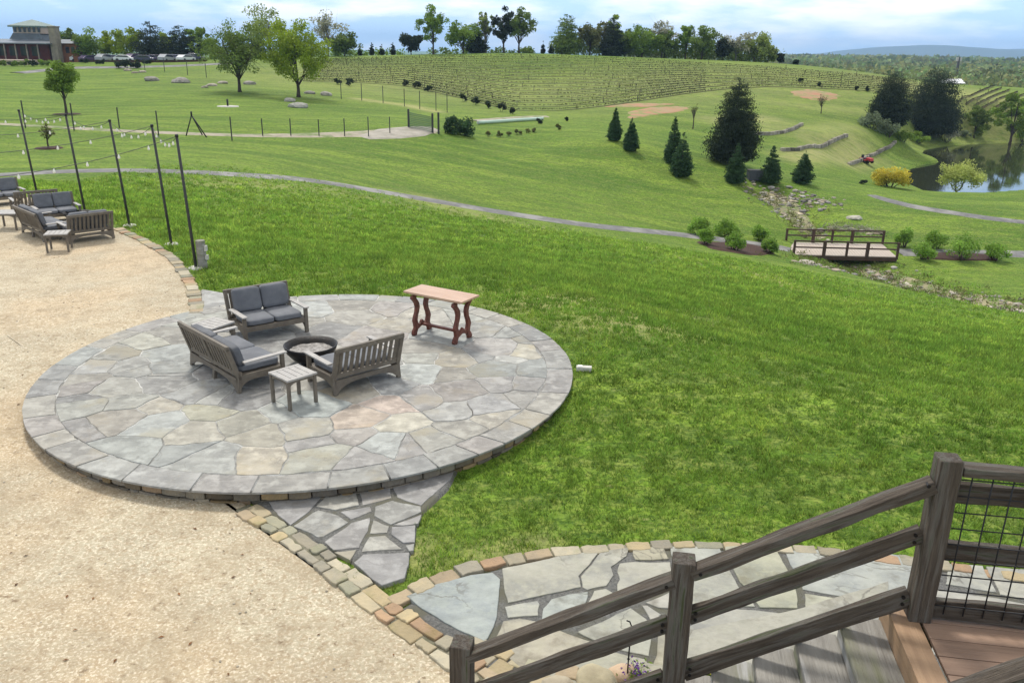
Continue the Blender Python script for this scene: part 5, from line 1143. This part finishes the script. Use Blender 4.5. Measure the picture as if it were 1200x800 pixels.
P = ground(267, 125); o = thing('hydrant', 'small black standpipe on a pale slab below the forked tree', 'standpipe', P); m = MB(); m.tube([(0, 0, 0), (0, 0, .75)], .1, 8); m.build('pipe', m_black, o); m = MB(); m.lathe([(0, .08), (1.1, .06), (1.2, -.2)], 14); m.build('slab', m_conc, o)
rock(163, 90, .01, 'x') if False else None
P = ground(1002, 140)
rock(862, 160, .8, 'dark flat stone behind the tall evergreen', (.5,.45,.4), .25)
# stone seat walls of the amphitheatre
for i, (ln_, lb) in enumerate([([(880,158),(900,158.5),(918,156),(930,152),(939,147)], 'upper curved low stone wall in the grass right of the tall evergreen'), ([(915,177),(935,176.5),(955,173),(973,167.5),(991,160)], 'middle curved low stone wall stepping down the slope'), ([(994,193),(1008,189),(1020,183),(1035,176),(1049,167)], 'lowest curved low stone wall running towards the pond')]):
    W = [ground(u, v) for u, v in ln_]; s = MB(); L_ = [0]
    for a, b in zip(W[:-1], W[1:]): L_.append(L_[-1]+np.linalg.norm((b-a)[:2]))
    t = 0; rng = random.Random(i)
    while t < L_[-1]:
        l = rng.uniform(.5, 1.1); x = np.interp(t+l/2, L_, [w[0] for w in W]); y = np.interp(t+l/2, L_, [w[1] for w in W])
        x2 = np.interp(t+l/2+.1, L_, [w[0] for w in W]); y2 = np.interp(t+l/2+.1, L_, [w[1] for w in W]); a = math.atan2(y2-y, x2-x); z = gz(x, y); f = rng.uniform(.35, 1.15)
        s.box((x, y, z+.12), (l*.94, .42, .42+rng.uniform(-.12, .10)), a+rng.uniform(-.05, .05), tint=(f, f*.96, f*.86), taper=.88); t += l
    tag(s.build('stone_wall', m_rock, None, .04), lb, 'stone wall', 'curved stone walls on the slope')
# red ride-on mower at the wall end
P = ground(1014.5, 191); o = thing('ride_on_mower', 'small red ride-on mower parked at the end of the lowest stone wall', 'mower', P, .5)
m = MB(); m.extr([(-.85,.3),(-.85,.62),(-.2,.72),(-.15,.42),(.45,.42),(.5,.62),(.75,.62),(.75,.3)], -.33, .33); m.build('body', mat('mower_red', g(.45,.05,.05), None, rough=.4), o, .03)
m = MB(); m.box((0, .35, .55), (.45, .4, .1)); m.box((0, .58, .78), (.45, .08, .4)); m.build('seat', m_black, o, .02)
m = MB(); m.box((0, 0, .18), (1.1, .7, .12)); m.build('mower_deck', m_black, o, .02)
for x, y, r in ((-.4, -.6, .2), (.4, -.6, .2), (-.42, .5, .3), (.42, .5, .3)): m = MB(); m.tube([(x-.1, y, r), (x+.1, y, r)], r, 14, smooth=False); m.build('wheel', m_black, o)
m = MB(); m.tube([(0, -.2, .7), (0, .02, .98)], .02, 6); m.lathe([(.14, 0), (.17, .02), (.14, .03)], 14, (0, .02, .97)); m.build('steering_wheel', m_black, o)
# ================================================================== WIRE FENCE along the gravel road
fp = [(30,118,150),(87,121,153),(140,126,150),(186,130,159),(272,137,165),(308,139,160),(341,139,160),(374,140,160),(404,139,160),(432,137,161),(457,137,157)]
fence = thing('wire_fence', 'thin wire fence of slim dark posts along the far gravel road', 'fence', ground(272, 165))
o0 = ground(272, 165); T_ = []
for (u, vt, vb) in fp:
    P = ground(u, vb); h = ztop(u, vt, P[1])-P[2]; m = MB(); m.bar(P-o0-np.array([0, 0, .2]), P-o0+np.array([0, 0, h]), .07, .07, up=(0, 1, 0)); m.build('post', m_pole, fence, recalc=False); T_.append((P-o0, h))
m = MB()
for (a, ha), (b, hb) in zip(T_[:-1], T_[1:]):
    for f in (.35, .65, .95): m.tube([a+np.array([0, 0, ha*f]), b+np.array([0, 0, hb*f])], .003, 4, cap=False)
m.build('wire', m_pole, fence)
gp = [(479,131,150),(500,128,152),(509,133,156),(514,133,156)]
gf = thing('gate', 'green netted gate between dark posts at the end of the gravel patch', 'gate', ground(482, 152)); o0 = ground(482, 152); GP = []
for (u, vt, vb) in ((479,128,150),(507,133,156),(514,132,157)):
    P = ground(u, vb); h = ztop(u, vt, P[1])-P[2]; m = MB(); m.bar(P-o0-np.array([0, 0, .2]), P-o0+np.array([0, 0, h]), .16, .16, up=(0, 1, 0)); m.build('post', m_pole, gf, recalc=False); GP.append((P-o0, h))
m = MB(); a, ha = GP[0]; b, hb = GP[1]
for k in range(25): f = k/24; q = a+(b-a)*f; m.tube([q+np.array([0, 0, .1]), q+np.array([0, 0, ha*.85])], .02, 4, cap=False)
for k in range(9): m.tube([a+np.array([0, 0, .1+k*ha*.75/8]), b+np.array([0, 0, .1+k*hb*.75/8])], .02, 4, cap=False)
m.build('netting', mat('green_net', g(.10,.17,.11), None), gf)
# second thin fence higher on the slope
f2 = thing('wire_fence', 'faint second wire fence climbing the slope behind the bright tree', 'fence', ground(400, 118)); o0 = ground(400, 118); T_ = []
for (u, v) in ((170,83),(193,84),(220,88),(242,91),(400,116),(424,118),(449,121),(474,125),(492,128),(511,130),(524,132)):
    P = ground(u, v); m = MB(); m.bar(P-o0-np.array([0, 0, .2]), P-o0+np.array([0, 0, 2.1]), .08, .08, up=(0, 1, 0)); m.build('post', m_pole, f2, recalc=False); T_.append(P-o0)
m = MB()
for a, b in zip(T_[4:-1], T_[5:]):
    for f in (.8, 1.9): m.tube([a+np.array([0, 0, f]), b+np.array([0, 0, f])], .008, 4, cap=False)
m.build('wire', m_pole, f2)
# tripod
P = ground(231, 160); o = thing('tripod', 'tall black A shaped tripod frame standing beside the far gravel road', 'tripod', P); hh = ztop(227, 135, P[1])-P[2]; k_ = P[1]/FPX
for dx, dy in ((-13, .0), (1, 1.0), (12, -.2)):
    m = MB(); m.tube([(dx*k_, dy, -.05), (-.25, 0, hh)], [.05, .045], 6); m.build('leg', m_black, o)
m = MB(); m.tube([(-.25, 0, hh-.1), (-.25, 0, hh+.25)], .07, 6); m.build('head', m_black, o)
# ================================================================== PAVILION
Y0 = 172.; k_ = Y0/FPX
def hx(u): return ray(u, 60)[0]*Y0
def hz(u, v): return ztop(u, v, Y0)
zg = hz(28, 71)
house = thing('pavilion', 'dark red pavilion with a windowed lantern roof and big stone chimney on the left ridge', 'building', (hx(22), Y0, zg))
o0 = np.array([hx(22), Y0, zg])
m_wall = mat('barn_red', g(.11,.032,.027), g(.08,.027,.023), 1, .8); m_roof = mat('grey_roof', g(.10,.12,.135), g(.08,.095,.11), .6, .6); m_metal = mat('metal_roof', g(.15,.17,.19), g(.11,.13,.15), .5, .35); m_win = mat('window_glass', g(.03,.035,.045), None, rough=.08, spec=.8); m_cream = mat('cream_wall', g(.42,.33,.27), None); m_chim = mat('chimney_stone', g(.30,.26,.20), g(.18,.155,.125), 1.2, .9, .8, 4); m_green = mat('copper_roof', g(.17,.23,.205), g(.13,.18,.165), .6, .6); m_cedar = mat('cedar_wall', g(.30,.13,.06), g(.2,.085,.045), 1, .8)
def L3(u0, u1, v0, v1): return hx(u0)-o0[0], hx(u1)-o0[0], hz((u0+u1)/2, v1)-zg, hz((u0+u1)/2, v0)-zg
x0, x1, z0, z1 = L3(-40, 56, 50, 70)
m = MB(); m.box(((x0+x1)/2, 5, (z0+z1)/2-.5), (x1-x0, 9, z1-z0+1)); m.build('wall', m_wall, house)
def hip(m, x0, x1, y0, y1, z0, z1, ins, iny):
    P = [(x0, y0, z0), (x1, y0, z0), (x1, y1, z0), (x0, y1, z0), (x0+ins, y0+iny, z1), (x1-ins, y0+iny, z1), (x1-ins, y1-iny, z1), (x0+ins, y1-iny, z1)]
    m.poly(P, [(3, 2, 1, 0), (0, 1, 5, 4), (1, 2, 6, 5), (2, 3, 7, 6), (3, 0, 4, 7), (4, 5, 6, 7)])
_, _, zr0, zr1 = L3(0, 56, 46, 50.5)
m = MB(); hip(m, x0-1, x1+.3, -1.2, 11, zr0, zr1, 3.2, 3.2); m.box(((x0+x1)/2, 5, zr0-.1), (x1-x0+1.5, 12.4, .2)); m.build('roof', m_metal, house)
a0, a1, zl0, zl1 = L3(5, 45, 39, 47); m = MB(); hip(m, a0, a1, 2, 9.5, zl0-.2, zl1, .7, .7); m.build('upper_roof', m_roof, house)
a0, a1, zc0, zc1 = L3(9, 42.5, 30, 39.2); lan = MB(); lan.box(((a0+a1)/2, 5.7, (zc0+zc1)/2), (a1-a0, 5.4, zc1-zc0)); lano = lan.build('lantern', m_cream, house)
for k in range(6):
    m = MB(); x = a0+(a1-a0)*(k+.5)/6; m.box((x, 2.97, (zc0+zc1)/2), ((a1-a0)/6*.55, .06, (zc1-zc0)*.66)); m.build('window', m_win, lano)
b0, b1, zp0, zp1 = L3(6, 44, 22, 30); m = MB(); hip(m, b0, b1, 2.0, 9.4, zp0, zp1, (b1-b0)/2-.05, 3.65); m.box(((b0+b1)/2, 5.7, zp0-.12), (b1-b0-.1, 7.2, .28)); m.build('lantern_roof', m_green, house)
c0, c1, zh0, zh1 = L3(58, 66, 32, 60); m = MB(); m.box(((c0+c1)/2, 1.5, (zh1-2)/2), (c1-c0, 1.8, zh1+2)); m.box(((c0+c1)/2, 1.5, zh1+.1), (c1-c0+.25, 2.05, .22)); m.build('chimney', m_chim, house, .03)
d0, d1, zw0, zw1 = L3(57, 83, 51, 70); m = MB(); m.box(((d0+d1)/2, 5.5, (zw0+zw1)/2-.5), (d1-d0-.2, 5, zw1-zw0+1)); m.build('wing', m_cedar, house)
m = MB(); hip(m, d0-.2, d1+.5, 2.2, 8.8, zw1, zw1+.75, 1, 2); m.build('wing_roof', m_metal, house)
for k in range(3): m = MB(); x = d0+2.2+k*1.05; m.box((x, 2.97, zw1-1.2), (.7, .06, 1.2)); m.build('window', m_win, house)
for k in range(7):
    x = x0+1.5+(x1-x0-3)*k/6; m = MB(); m.box((x, -.7, (zr0)/2-.5), (.2, .2, zr0+1)); m.build('porch_post', m_chim, house)
for k in range(6): m = MB(); x = x0+2+(x1-x0-3)*(k+.25)/6; m.box((x, .46, (z1)*.52), (1.5, .08, 1.7)); m.build('window', m_win, house)
m = MB(); m.box(((x0+x1)/2-.4, -4.2, -.35), (x1-x0-1, 5.8, 1.1)); m.build('terrace', m_cream, house)
for i, u in enumerate((3, 12, 20, 29, 38, 46, 55)):
    P = at(u, 161); shrub(np.array([P[0], P[1], P[2]]), 1.5, 2.1, ('mid', 'dark', 'green')[i % 3], ['first','second','third','fourth','fifth','sixth','last'][i]+' low shrub from the left in the bed before the pavilion terrace', 220, 400+i, nc=6, group='shrubs before the pavilion terrace', stems=2)
# ================================================================== CARS
def car(P, rz, paint, label, tall=1.):
    o = thing('parked_car', label, 'car', P, rz, 'cars parked along the ridge'); o.scale = (.86,)*3; L_, W_ = 4.5, 1.8
    m = MB(); pr = [(-2.25,.35),(-2.22,.75),(-1.35,.92),(-.75,1.38*tall),(1.2,1.42*tall),(1.95,.98*tall),(2.25,.9*tall),(2.25,.35)]
    m.extr(pr, -W_/2, W_/2, Matrix.Rotation(math.pi/2, 4, 'Z')); m.build('body', paint, o, .06)
    m = MB(); m.extr([(-1.2,.95),(-.72,1.30*tall),(1.12,1.34*tall),(1.75,.98*tall)], -W_/2-.012, W_/2+.012, Matrix.Rotation(math.pi/2, 4, 'Z')); m.build('window', m_win, o)
    for x in (-1.4, 1.4):
        for y in (-1, 1): m = MB(); m.tube([(x, y*(W_/2-.18), .33), (x, y*(W_/2+.02), .33)], .33, 14, smooth=False); m.build('wheel', m_black, o)
paints = dict(white=mat('paint_white', g(.7,.7,.7), None, rough=.25, spec=.6), dark=mat('paint_dark', g(.05,.05,.085), None, rough=.25, spec=.6), blue=mat('paint_blue', g(.06,.07,.17), None, rough=.25, spec=.6), silver=mat('paint_silver', g(.35,.36,.38), None, rough=.3, spec=.6), purple=mat('paint_plum', g(.10,.07,.13), None, rough=.25, spec=.6))
for i, (u, c, rz, lb) in enumerate([(95,'white',.2,'white car closest to the pavilion'),(104,'purple',1.2,'plum car under the round green tree'),(114,'dark',.1,'dark car right of the round green tree'),(123,'silver',1.3,'silver car nose-on between two dark ones'),(132,'blue',.1,'blue car left of the bright tree trunk'),(146,'white',.2,'white car under the bright light green tree'),(158,'purple',1.2,'plum car right of the bright tree trunk'),
 (170,'dark',.1,'dark car under the left conifer'),(183,'purple',.1,'plum car between the two conifers'),(196,'silver',1.3,'silver car between the two conifers'),(208,'blue',.1,'blue car under the right conifer'),(218,'white',1.2,'white car just right of the right conifer'),(229,'dark',.1,'dark car at the right end of the parked row')]):
    P = at(u, 173.5 if i % 2 else 176); P[2] += .02; car(P, rz, paints[c], lb, 1.15 if i % 3 == 0 else 1.)
wl_ = thing('retaining_wall', 'long low dark wall below the parked cars on the ridge', 'wall', at(160, 170.5)); P0 = at(160, 170.5); m = MB()
for k in range(30): a = at(92+k*5, 170.5); b = at(97+k*5, 170.5); m.bar(a-P0+np.array([0, 0, .0]), b-P0+np.array([0, 0, .0]), .3, .7)
m.build('wall', m_mulch, wl_)
print('T', round(_t.time()-_T0,1))
# ================================================================== DISTANCE
rng = np.random.default_rng(5)
def forest(name, n, ymin, ymax, key, seed, xr, q=26, leaf=1.1, hh=(9, 16), zlow=-13, amp=6):
    rng = np.random.default_rng(seed); y = ymin*(ymax/ymin)**rng.random(n)**.9; x = y*rng.uniform(xr[0], xr[1], n); R = np.hypot(x, y)
    zg_ = np.where(R > 330, zlow+amp*np.sin(x/700.+1)*np.sin(y/900.)*sstep(500, 1500, R), H(x, np.minimum(y, 400)))
    h = rng.uniform(hh[0], hh[1], n); w = h*rng.uniform(.30, .5, n); sc_ = np.clip((R/350.), 1, 5)
    idx = np.repeat(np.arange(n), q); d = rng.normal(size=(n*q, 3)); d /= np.linalg.norm(d, axis=1)[:, None]; d[:, 2] = np.abs(d[:, 2])*.9-.1; rr = rng.random(n*q)**.35
    C = np.c_[x[idx]+d[:, 0]*rr*w[idx]*sc_[idx]**.7, y[idx]+d[:, 1]*rr*w[idx], zg_[idx]+h[idx]*.45+d[:, 2]*rr*h[idx]*.55]
    V, F, t = leaf_arrays(C, leaf*sc_[idx]**.75*rng.uniform(.6, 1.3, n*q), (rng.uniform(.55, 1.6, n)[idx])*rng.uniform(.8, 1.2, n*q), .0, rng, .7)
    T3 = np.c_[t*rng.uniform(.85, 1.35, n)[idx], t, t*rng.uniform(.8, 1.2, n)[idx]]
    return tag(np_mesh(name, V, F, LF[key], None, T3), kind='stuff')
forest('distant_forest', 1500, 300, 640, 'far', 1, (.20, .85), 30, .95)
forest('distant_forest', 2600, 600, 3200, 'far', 2, (.12, .85), 18, 1.5)
forest('distant_forest', 700, 300, 1200, 'far', 3, (-.12, .28), 18, 1.2, (7, 11))
P = at(1120, 205.); zt = ztop(1116, 96, 205.)-P[2]
o = thing('farm_shed', 'small white roofed shed beyond the slanting vine rows', 'building', P, .1); zt = max(zt, 3.)
m = MB(); m.box((0, 0, zt/2-1), (3.4, 3, zt)); m.build('wall', m_cream, o); m = MB(); m.extr([(-2, zt-1.), (0, zt-.05), (2, zt-1.)], -2.2, 2.2); m.build('roof', mat('white_roof', g(.8,.8,.8), None), o)
Yb = 420.; P = np.array([ray(1122, 80)[0]*Yb, Yb, -13.]); ht = ztop(1122, 67, Yb)+13
o = thing('tower', 'slim grey mast standing above the far forest on the right', 'mast', P); m = MB(); m.tube([(0, 0, 0), (0, 0, ht)], [.8, .55], 8); m.build('mast', m_pole, o); m = MB(); m.box((0, 0, ht-1.0), (2.4, .8, 1.8)); m.build('antenna', m_conc, o)
# mountains: a ridge with real depth
def mountains():
    Yd = 6500.; nx, ny = 220, 14; us = np.linspace(880, 1900, nx)
    prof_u = [880, 960, 985, 1010, 1040, 1065, 1085, 1110, 1135, 1165, 1200, 1260, 1350, 1500, 1700, 1900]; prof_v = [70, 67, 62.5, 57.5, 54.5, 54, 52.5, 54.5, 56, 58, 57, 59, 57, 62, 60, 66]
    V = []
    for u in us:
        v = np.interp(u, prof_u, prof_v); hz_ = max(2., 4.5+ray(min(u, 1900), v)[2]*Yd+13)
        for j in range(ny):
            t = j/(ny-1)*2-1; y = Yd+t*1500; k = (1-t*t)**1.2; n_ = mnoise.fractal(Vector((u*.012, t*1.4, 2)), 1, 2, 5)*.10*(1-abs(t))
            V.append((ray(u, 66)[0]*Yd*(1+t*.02), y, -14+hz_*(k+n_*.6)))
    F = [(i*ny+j, (i+1)*ny+j, (i+1)*ny+j+1, i*ny+j+1) for i in range(nx-1) for j in range(ny-1)]
    mb = MB(); mb.poly(V, F, smooth=True); tag(mb.build('mountains', mat('mountain_forest', g(.06,.085,.04), g(.045,.065,.03), .004, .9)), kind='structure')
mountains()
print('T', round(_t.time()-_T0,1))
# ================================================================== GRASS BLADES
def grass():
    rng = np.random.default_rng(11); n = 900000; x = rng.uniform(-18, 30, n); y = rng.uniform(4, 50, n)
    d = np.hypot(x, y); keep = rng.random(n) < np.clip((10/d)**1.3, 0, 1)*np.clip((50-d)/22, 0, 1); x, y, d = x[keep], y[keep], d[keep]
    fov = np.abs(x) < y*.72+1.5; x, y, d = x[fov], y[fov], d[fov]
    ok = (np.hypot(x-PC[0], y-PC[1]) > PR+.03) & (pdist(SAND, x, y) > .16) & (pdist(WALK, x, y) > .10) & (pdist(TRI, x, y) > .02) & (pdist(pl([(234,338),(262,343),(300,343),(300,372),(232,374)], -.05), x, y) > .03)
    x, y, d = x[ok], y[ok], d[ok]; z = H(x, y)
    pat = np.array([mnoise.noise(Vector((a*1.1, b*1.1, 0))) for a, b in zip(x[::1], y[::1])]); pat2 = np.array([mnoise.noise(Vector((a*3.7, b*3.7, 5))) for a, b in zip(x, y)])
    thin = rng.random(len(x)) < np.clip(1.0+pat2*1.2+pat*.7, .18, 1); x, y, z, d, pat, pat2 = [a[thin] for a in (x, y, z, d, pat, pat2)]
    k = 6; N = len(x); tr_ = rng.uniform(.02, .05, N)*np.clip(d/12, .9, 1.5); X = np.repeat(x, k)+rng.normal(size=N*k)*np.repeat(tr_, k); Y = np.repeat(y, k)+rng.normal(size=N*k)*np.repeat(tr_, k); Z = np.repeat(z, k); D = np.repeat(d, k)
    hh = rng.uniform(.03, .07, N*k)*np.repeat(rng.uniform(.6, 1.35, N)*(1+pat2*.7), k)*np.clip(D/14, .9, 1.6); w = rng.uniform(.004, .008, N*k)*np.clip(D/9, .9, 3.0); a = rng.random(N*k)*math.tau; b = rng.random(N*k)*math.tau; le = rng.uniform(.2, 1.1, N*k)*hh
    V = np.stack([np.c_[X-np.cos(a)*w, Y-np.sin(a)*w, Z-.005], np.c_[X+np.cos(a)*w, Y+np.sin(a)*w, Z-.005], np.c_[X+np.cos(b)*le, Y+np.sin(b)*le, Z+hh]], 1).reshape(-1, 3)
    F = np.arange(3*N*k).reshape(-1, 3); t = rng.uniform(.75, 1.25, N*k)*np.repeat(rng.uniform(.55, 1.4, N)*(1+pat*.35)*(1+.22*np.clip((d-12)/20, 0, 1)), k); dry = np.repeat(rng.random(N) < .13+.12*np.clip((d-12)/20, 0, 1)+.30*np.clip(pat, 0, 1), k)
    T3 = np.c_[t*np.where(dry, 1.55, 1.), t*np.where(dry, 1.28, 1.), t*np.where(dry, 1.3, 1.)]
    tag(np_mesh('grass', V, F, leafm('grass_blade', (.145,.265,.036), (.215,.325,.052)), None, T3), kind='stuff'); print('grass blades', N*k)
grass()
print('T', round(_t.time()-_T0,1))
# ================================================================== LIGHT, SKY, HAZE, CAMERA
SUN_EL, SUN_AZ = 56., -22.     # azimuth from +Y (view direction), negative = to the left
sd_ = Vector((math.sin(R_(SUN_AZ))*math.cos(R_(SUN_EL)), math.cos(R_(SUN_AZ))*math.cos(R_(SUN_EL)), math.sin(R_(SUN_EL))))
ld = bpy.data.lights.new('sun', 'SUN'); ld.energy = 1.5; ld.angle = R_(11); ld.color = (1, .965, .90); lo = bpy.data.objects.new('sun', ld); COL.objects.link(lo); lo.rotation_euler = (-sd_).to_track_quat('-Z', 'Y').to_euler(); lo.location = (0, 0, 60)
W = bpy.data.worlds.new('World'); sc.world = W; W.use_nodes = True; nt = W.node_tree; N = nt.nodes; L = nt.links
bg = N['Background']; bg.inputs[1].default_value = .068
sky = N.new('ShaderNodeTexSky'); sky.sky_type = 'NISHITA'; sky.sun_disc = False; sky.sun_elevation = R_(SUN_EL); sky.sun_rotation = R_(SUN_AZ); sky.dust_density = .6; sky.ozone_density = 2.; sky.air_density = 1.
tc = N.new('ShaderNodeTexCoord'); sep = N.new('ShaderNodeSeparateXYZ'); L.new(tc.outputs['Generated'], sep.inputs[0])
mx = N.new('ShaderNodeMath'); mx.operation = 'MAXIMUM'; mx.inputs[1].default_value = 0; L.new(sep.outputs[2], mx.inputs[0])
ad = N.new('ShaderNodeMath'); ad.operation = 'ADD'; ad.inputs[1].default_value = .035; L.new(mx.outputs[0], ad.inputs[0])
dv = N.new('ShaderNodeVectorMath'); dv.operation = 'DIVIDE'; cb_ = N.new('ShaderNodeCombineXYZ'); [L.new(ad.outputs[0], cb_.inputs[i]) for i in range(3)]; L.new(tc.outputs['Generated'], dv.inputs[0]); L.new(cb_.outputs[0], dv.inputs[1])
mp = N.new('ShaderNodeMapping'); mp.inputs['Scale'].default_value = (7., 7., 34.); mp.inputs['Location'].default_value = (3.3, 1.2, 0); L.new(tc.outputs['Generated'], mp.inputs[0])
n1 = N.new('ShaderNodeTexNoise'); n1.inputs['Scale'].default_value = 1.; n1.inputs['Detail'].default_value = 9; n1.inputs['Roughness'].default_value = .58; L.new(mp.outputs[0], n1.inputs['Vector'])
r1 = N.new('ShaderNodeMapRange'); r1.inputs['From Min'].default_value = .0; r1.inputs['From Max'].default_value = .20; r1.inputs['To Max'].default_value = .9; L.new(n1.outputs['Fac'], r1.inputs['Value'])
n2 = N.new('ShaderNodeTexNoise'); n2.inputs['Scale'].default_value = 2.2; n2.inputs['Detail'].default_value = 6; L.new(mp.outputs[0], n2.inputs['Vector'])
cr = N.new('ShaderNodeMix'); cr.data_type = 'RGBA'; cr.inputs[6].default_value = (5.0, 7.3, 10.4, 1); cr.inputs[7].default_value = (10.6, 11.0, 11.6, 1); rr_ = N.new('ShaderNodeMapRange'); rr_.inputs['From Min'].default_value = .43; rr_.inputs['From Max'].default_value = .62; L.new(n1.outputs['Fac'], rr_.inputs['Value']); L.new(rr_.outputs[0], cr.inputs[0])
up = N.new('ShaderNodeMapRange'); up.inputs['From Min'].default_value = .2; up.inputs['From Max'].default_value = .6; L.new(sep.outputs[2], up.inputs['Value'])
crn = N.new('ShaderNodeMix'); crn.data_type = 'RGBA'; L.new(up.outputs[0], crn.inputs[0]); L.new(cr.outputs[2], crn.inputs[6]); crn.inputs[7].default_value = (6.9, 6.8, 6.7, 1); cr = crn
mfx = N.new('ShaderNodeMath'); mfx.operation = 'MAXIMUM'; L.new(r1.outputs[0], mfx.inputs[0]); L.new(up.outputs[0], mfx.inputs[1]); r1 = mfx
mxx = N.new('ShaderNodeMix'); mxx.data_type = 'RGBA'; L.new(r1.outputs[0], mxx.inputs[0]); L.new(sky.outputs[0], mxx.inputs[6]); L.new(cr.outputs[2], mxx.inputs[7]); L.new(mxx.outputs[2], bg.inputs[0])
# haze
hm = bpy.data.materials.new('air'); hm.use_nodes = True; hn = hm.node_tree; hn.nodes.clear(); ho = hn.nodes.new('ShaderNodeOutputMaterial'); hv = hn.nodes.new('ShaderNodeVolumePrincipled'); hv.inputs['Density'].default_value = .00017; hv.inputs['Color'].default_value = (.44, .68, 1., 1); hv.inputs['Anisotropy'].default_value = .0; hn.links.new(hv.outputs[0], ho.inputs['Volume'])
m = MB(); m.box((0, 0, 60), (19000, 19000, 170)); hz_o = tag(m.build('haze', hm), kind='stuff')
cd = bpy.data.cameras.new('camera'); cam = bpy.data.objects.new('camera', cd); COL.objects.link(cam); sc.camera = cam
cd.sensor_width = 36; cd.lens = FPX/1200*36; cd.clip_start = .1; cd.clip_end = 30000
M = Matrix((Vector(_R), Vector(_U), -Vector(_F))).transposed().to_4x4(); M.translation = Vector(CAM); cam.matrix_world = M
sc.view_settings.view_transform = 'Standard'; sc.view_settings.look = 'None'; sc.view_settings.gamma = 1; sc.view_settings.use_curve_mapping = False; sc.view_settings.exposure = 1.12
sc.cycles.use_denoising = True; sc.cycles.max_bounces = 6; sc.cycles.transparent_max_bounces = 4; sc.cycles.volume_bounces = 0
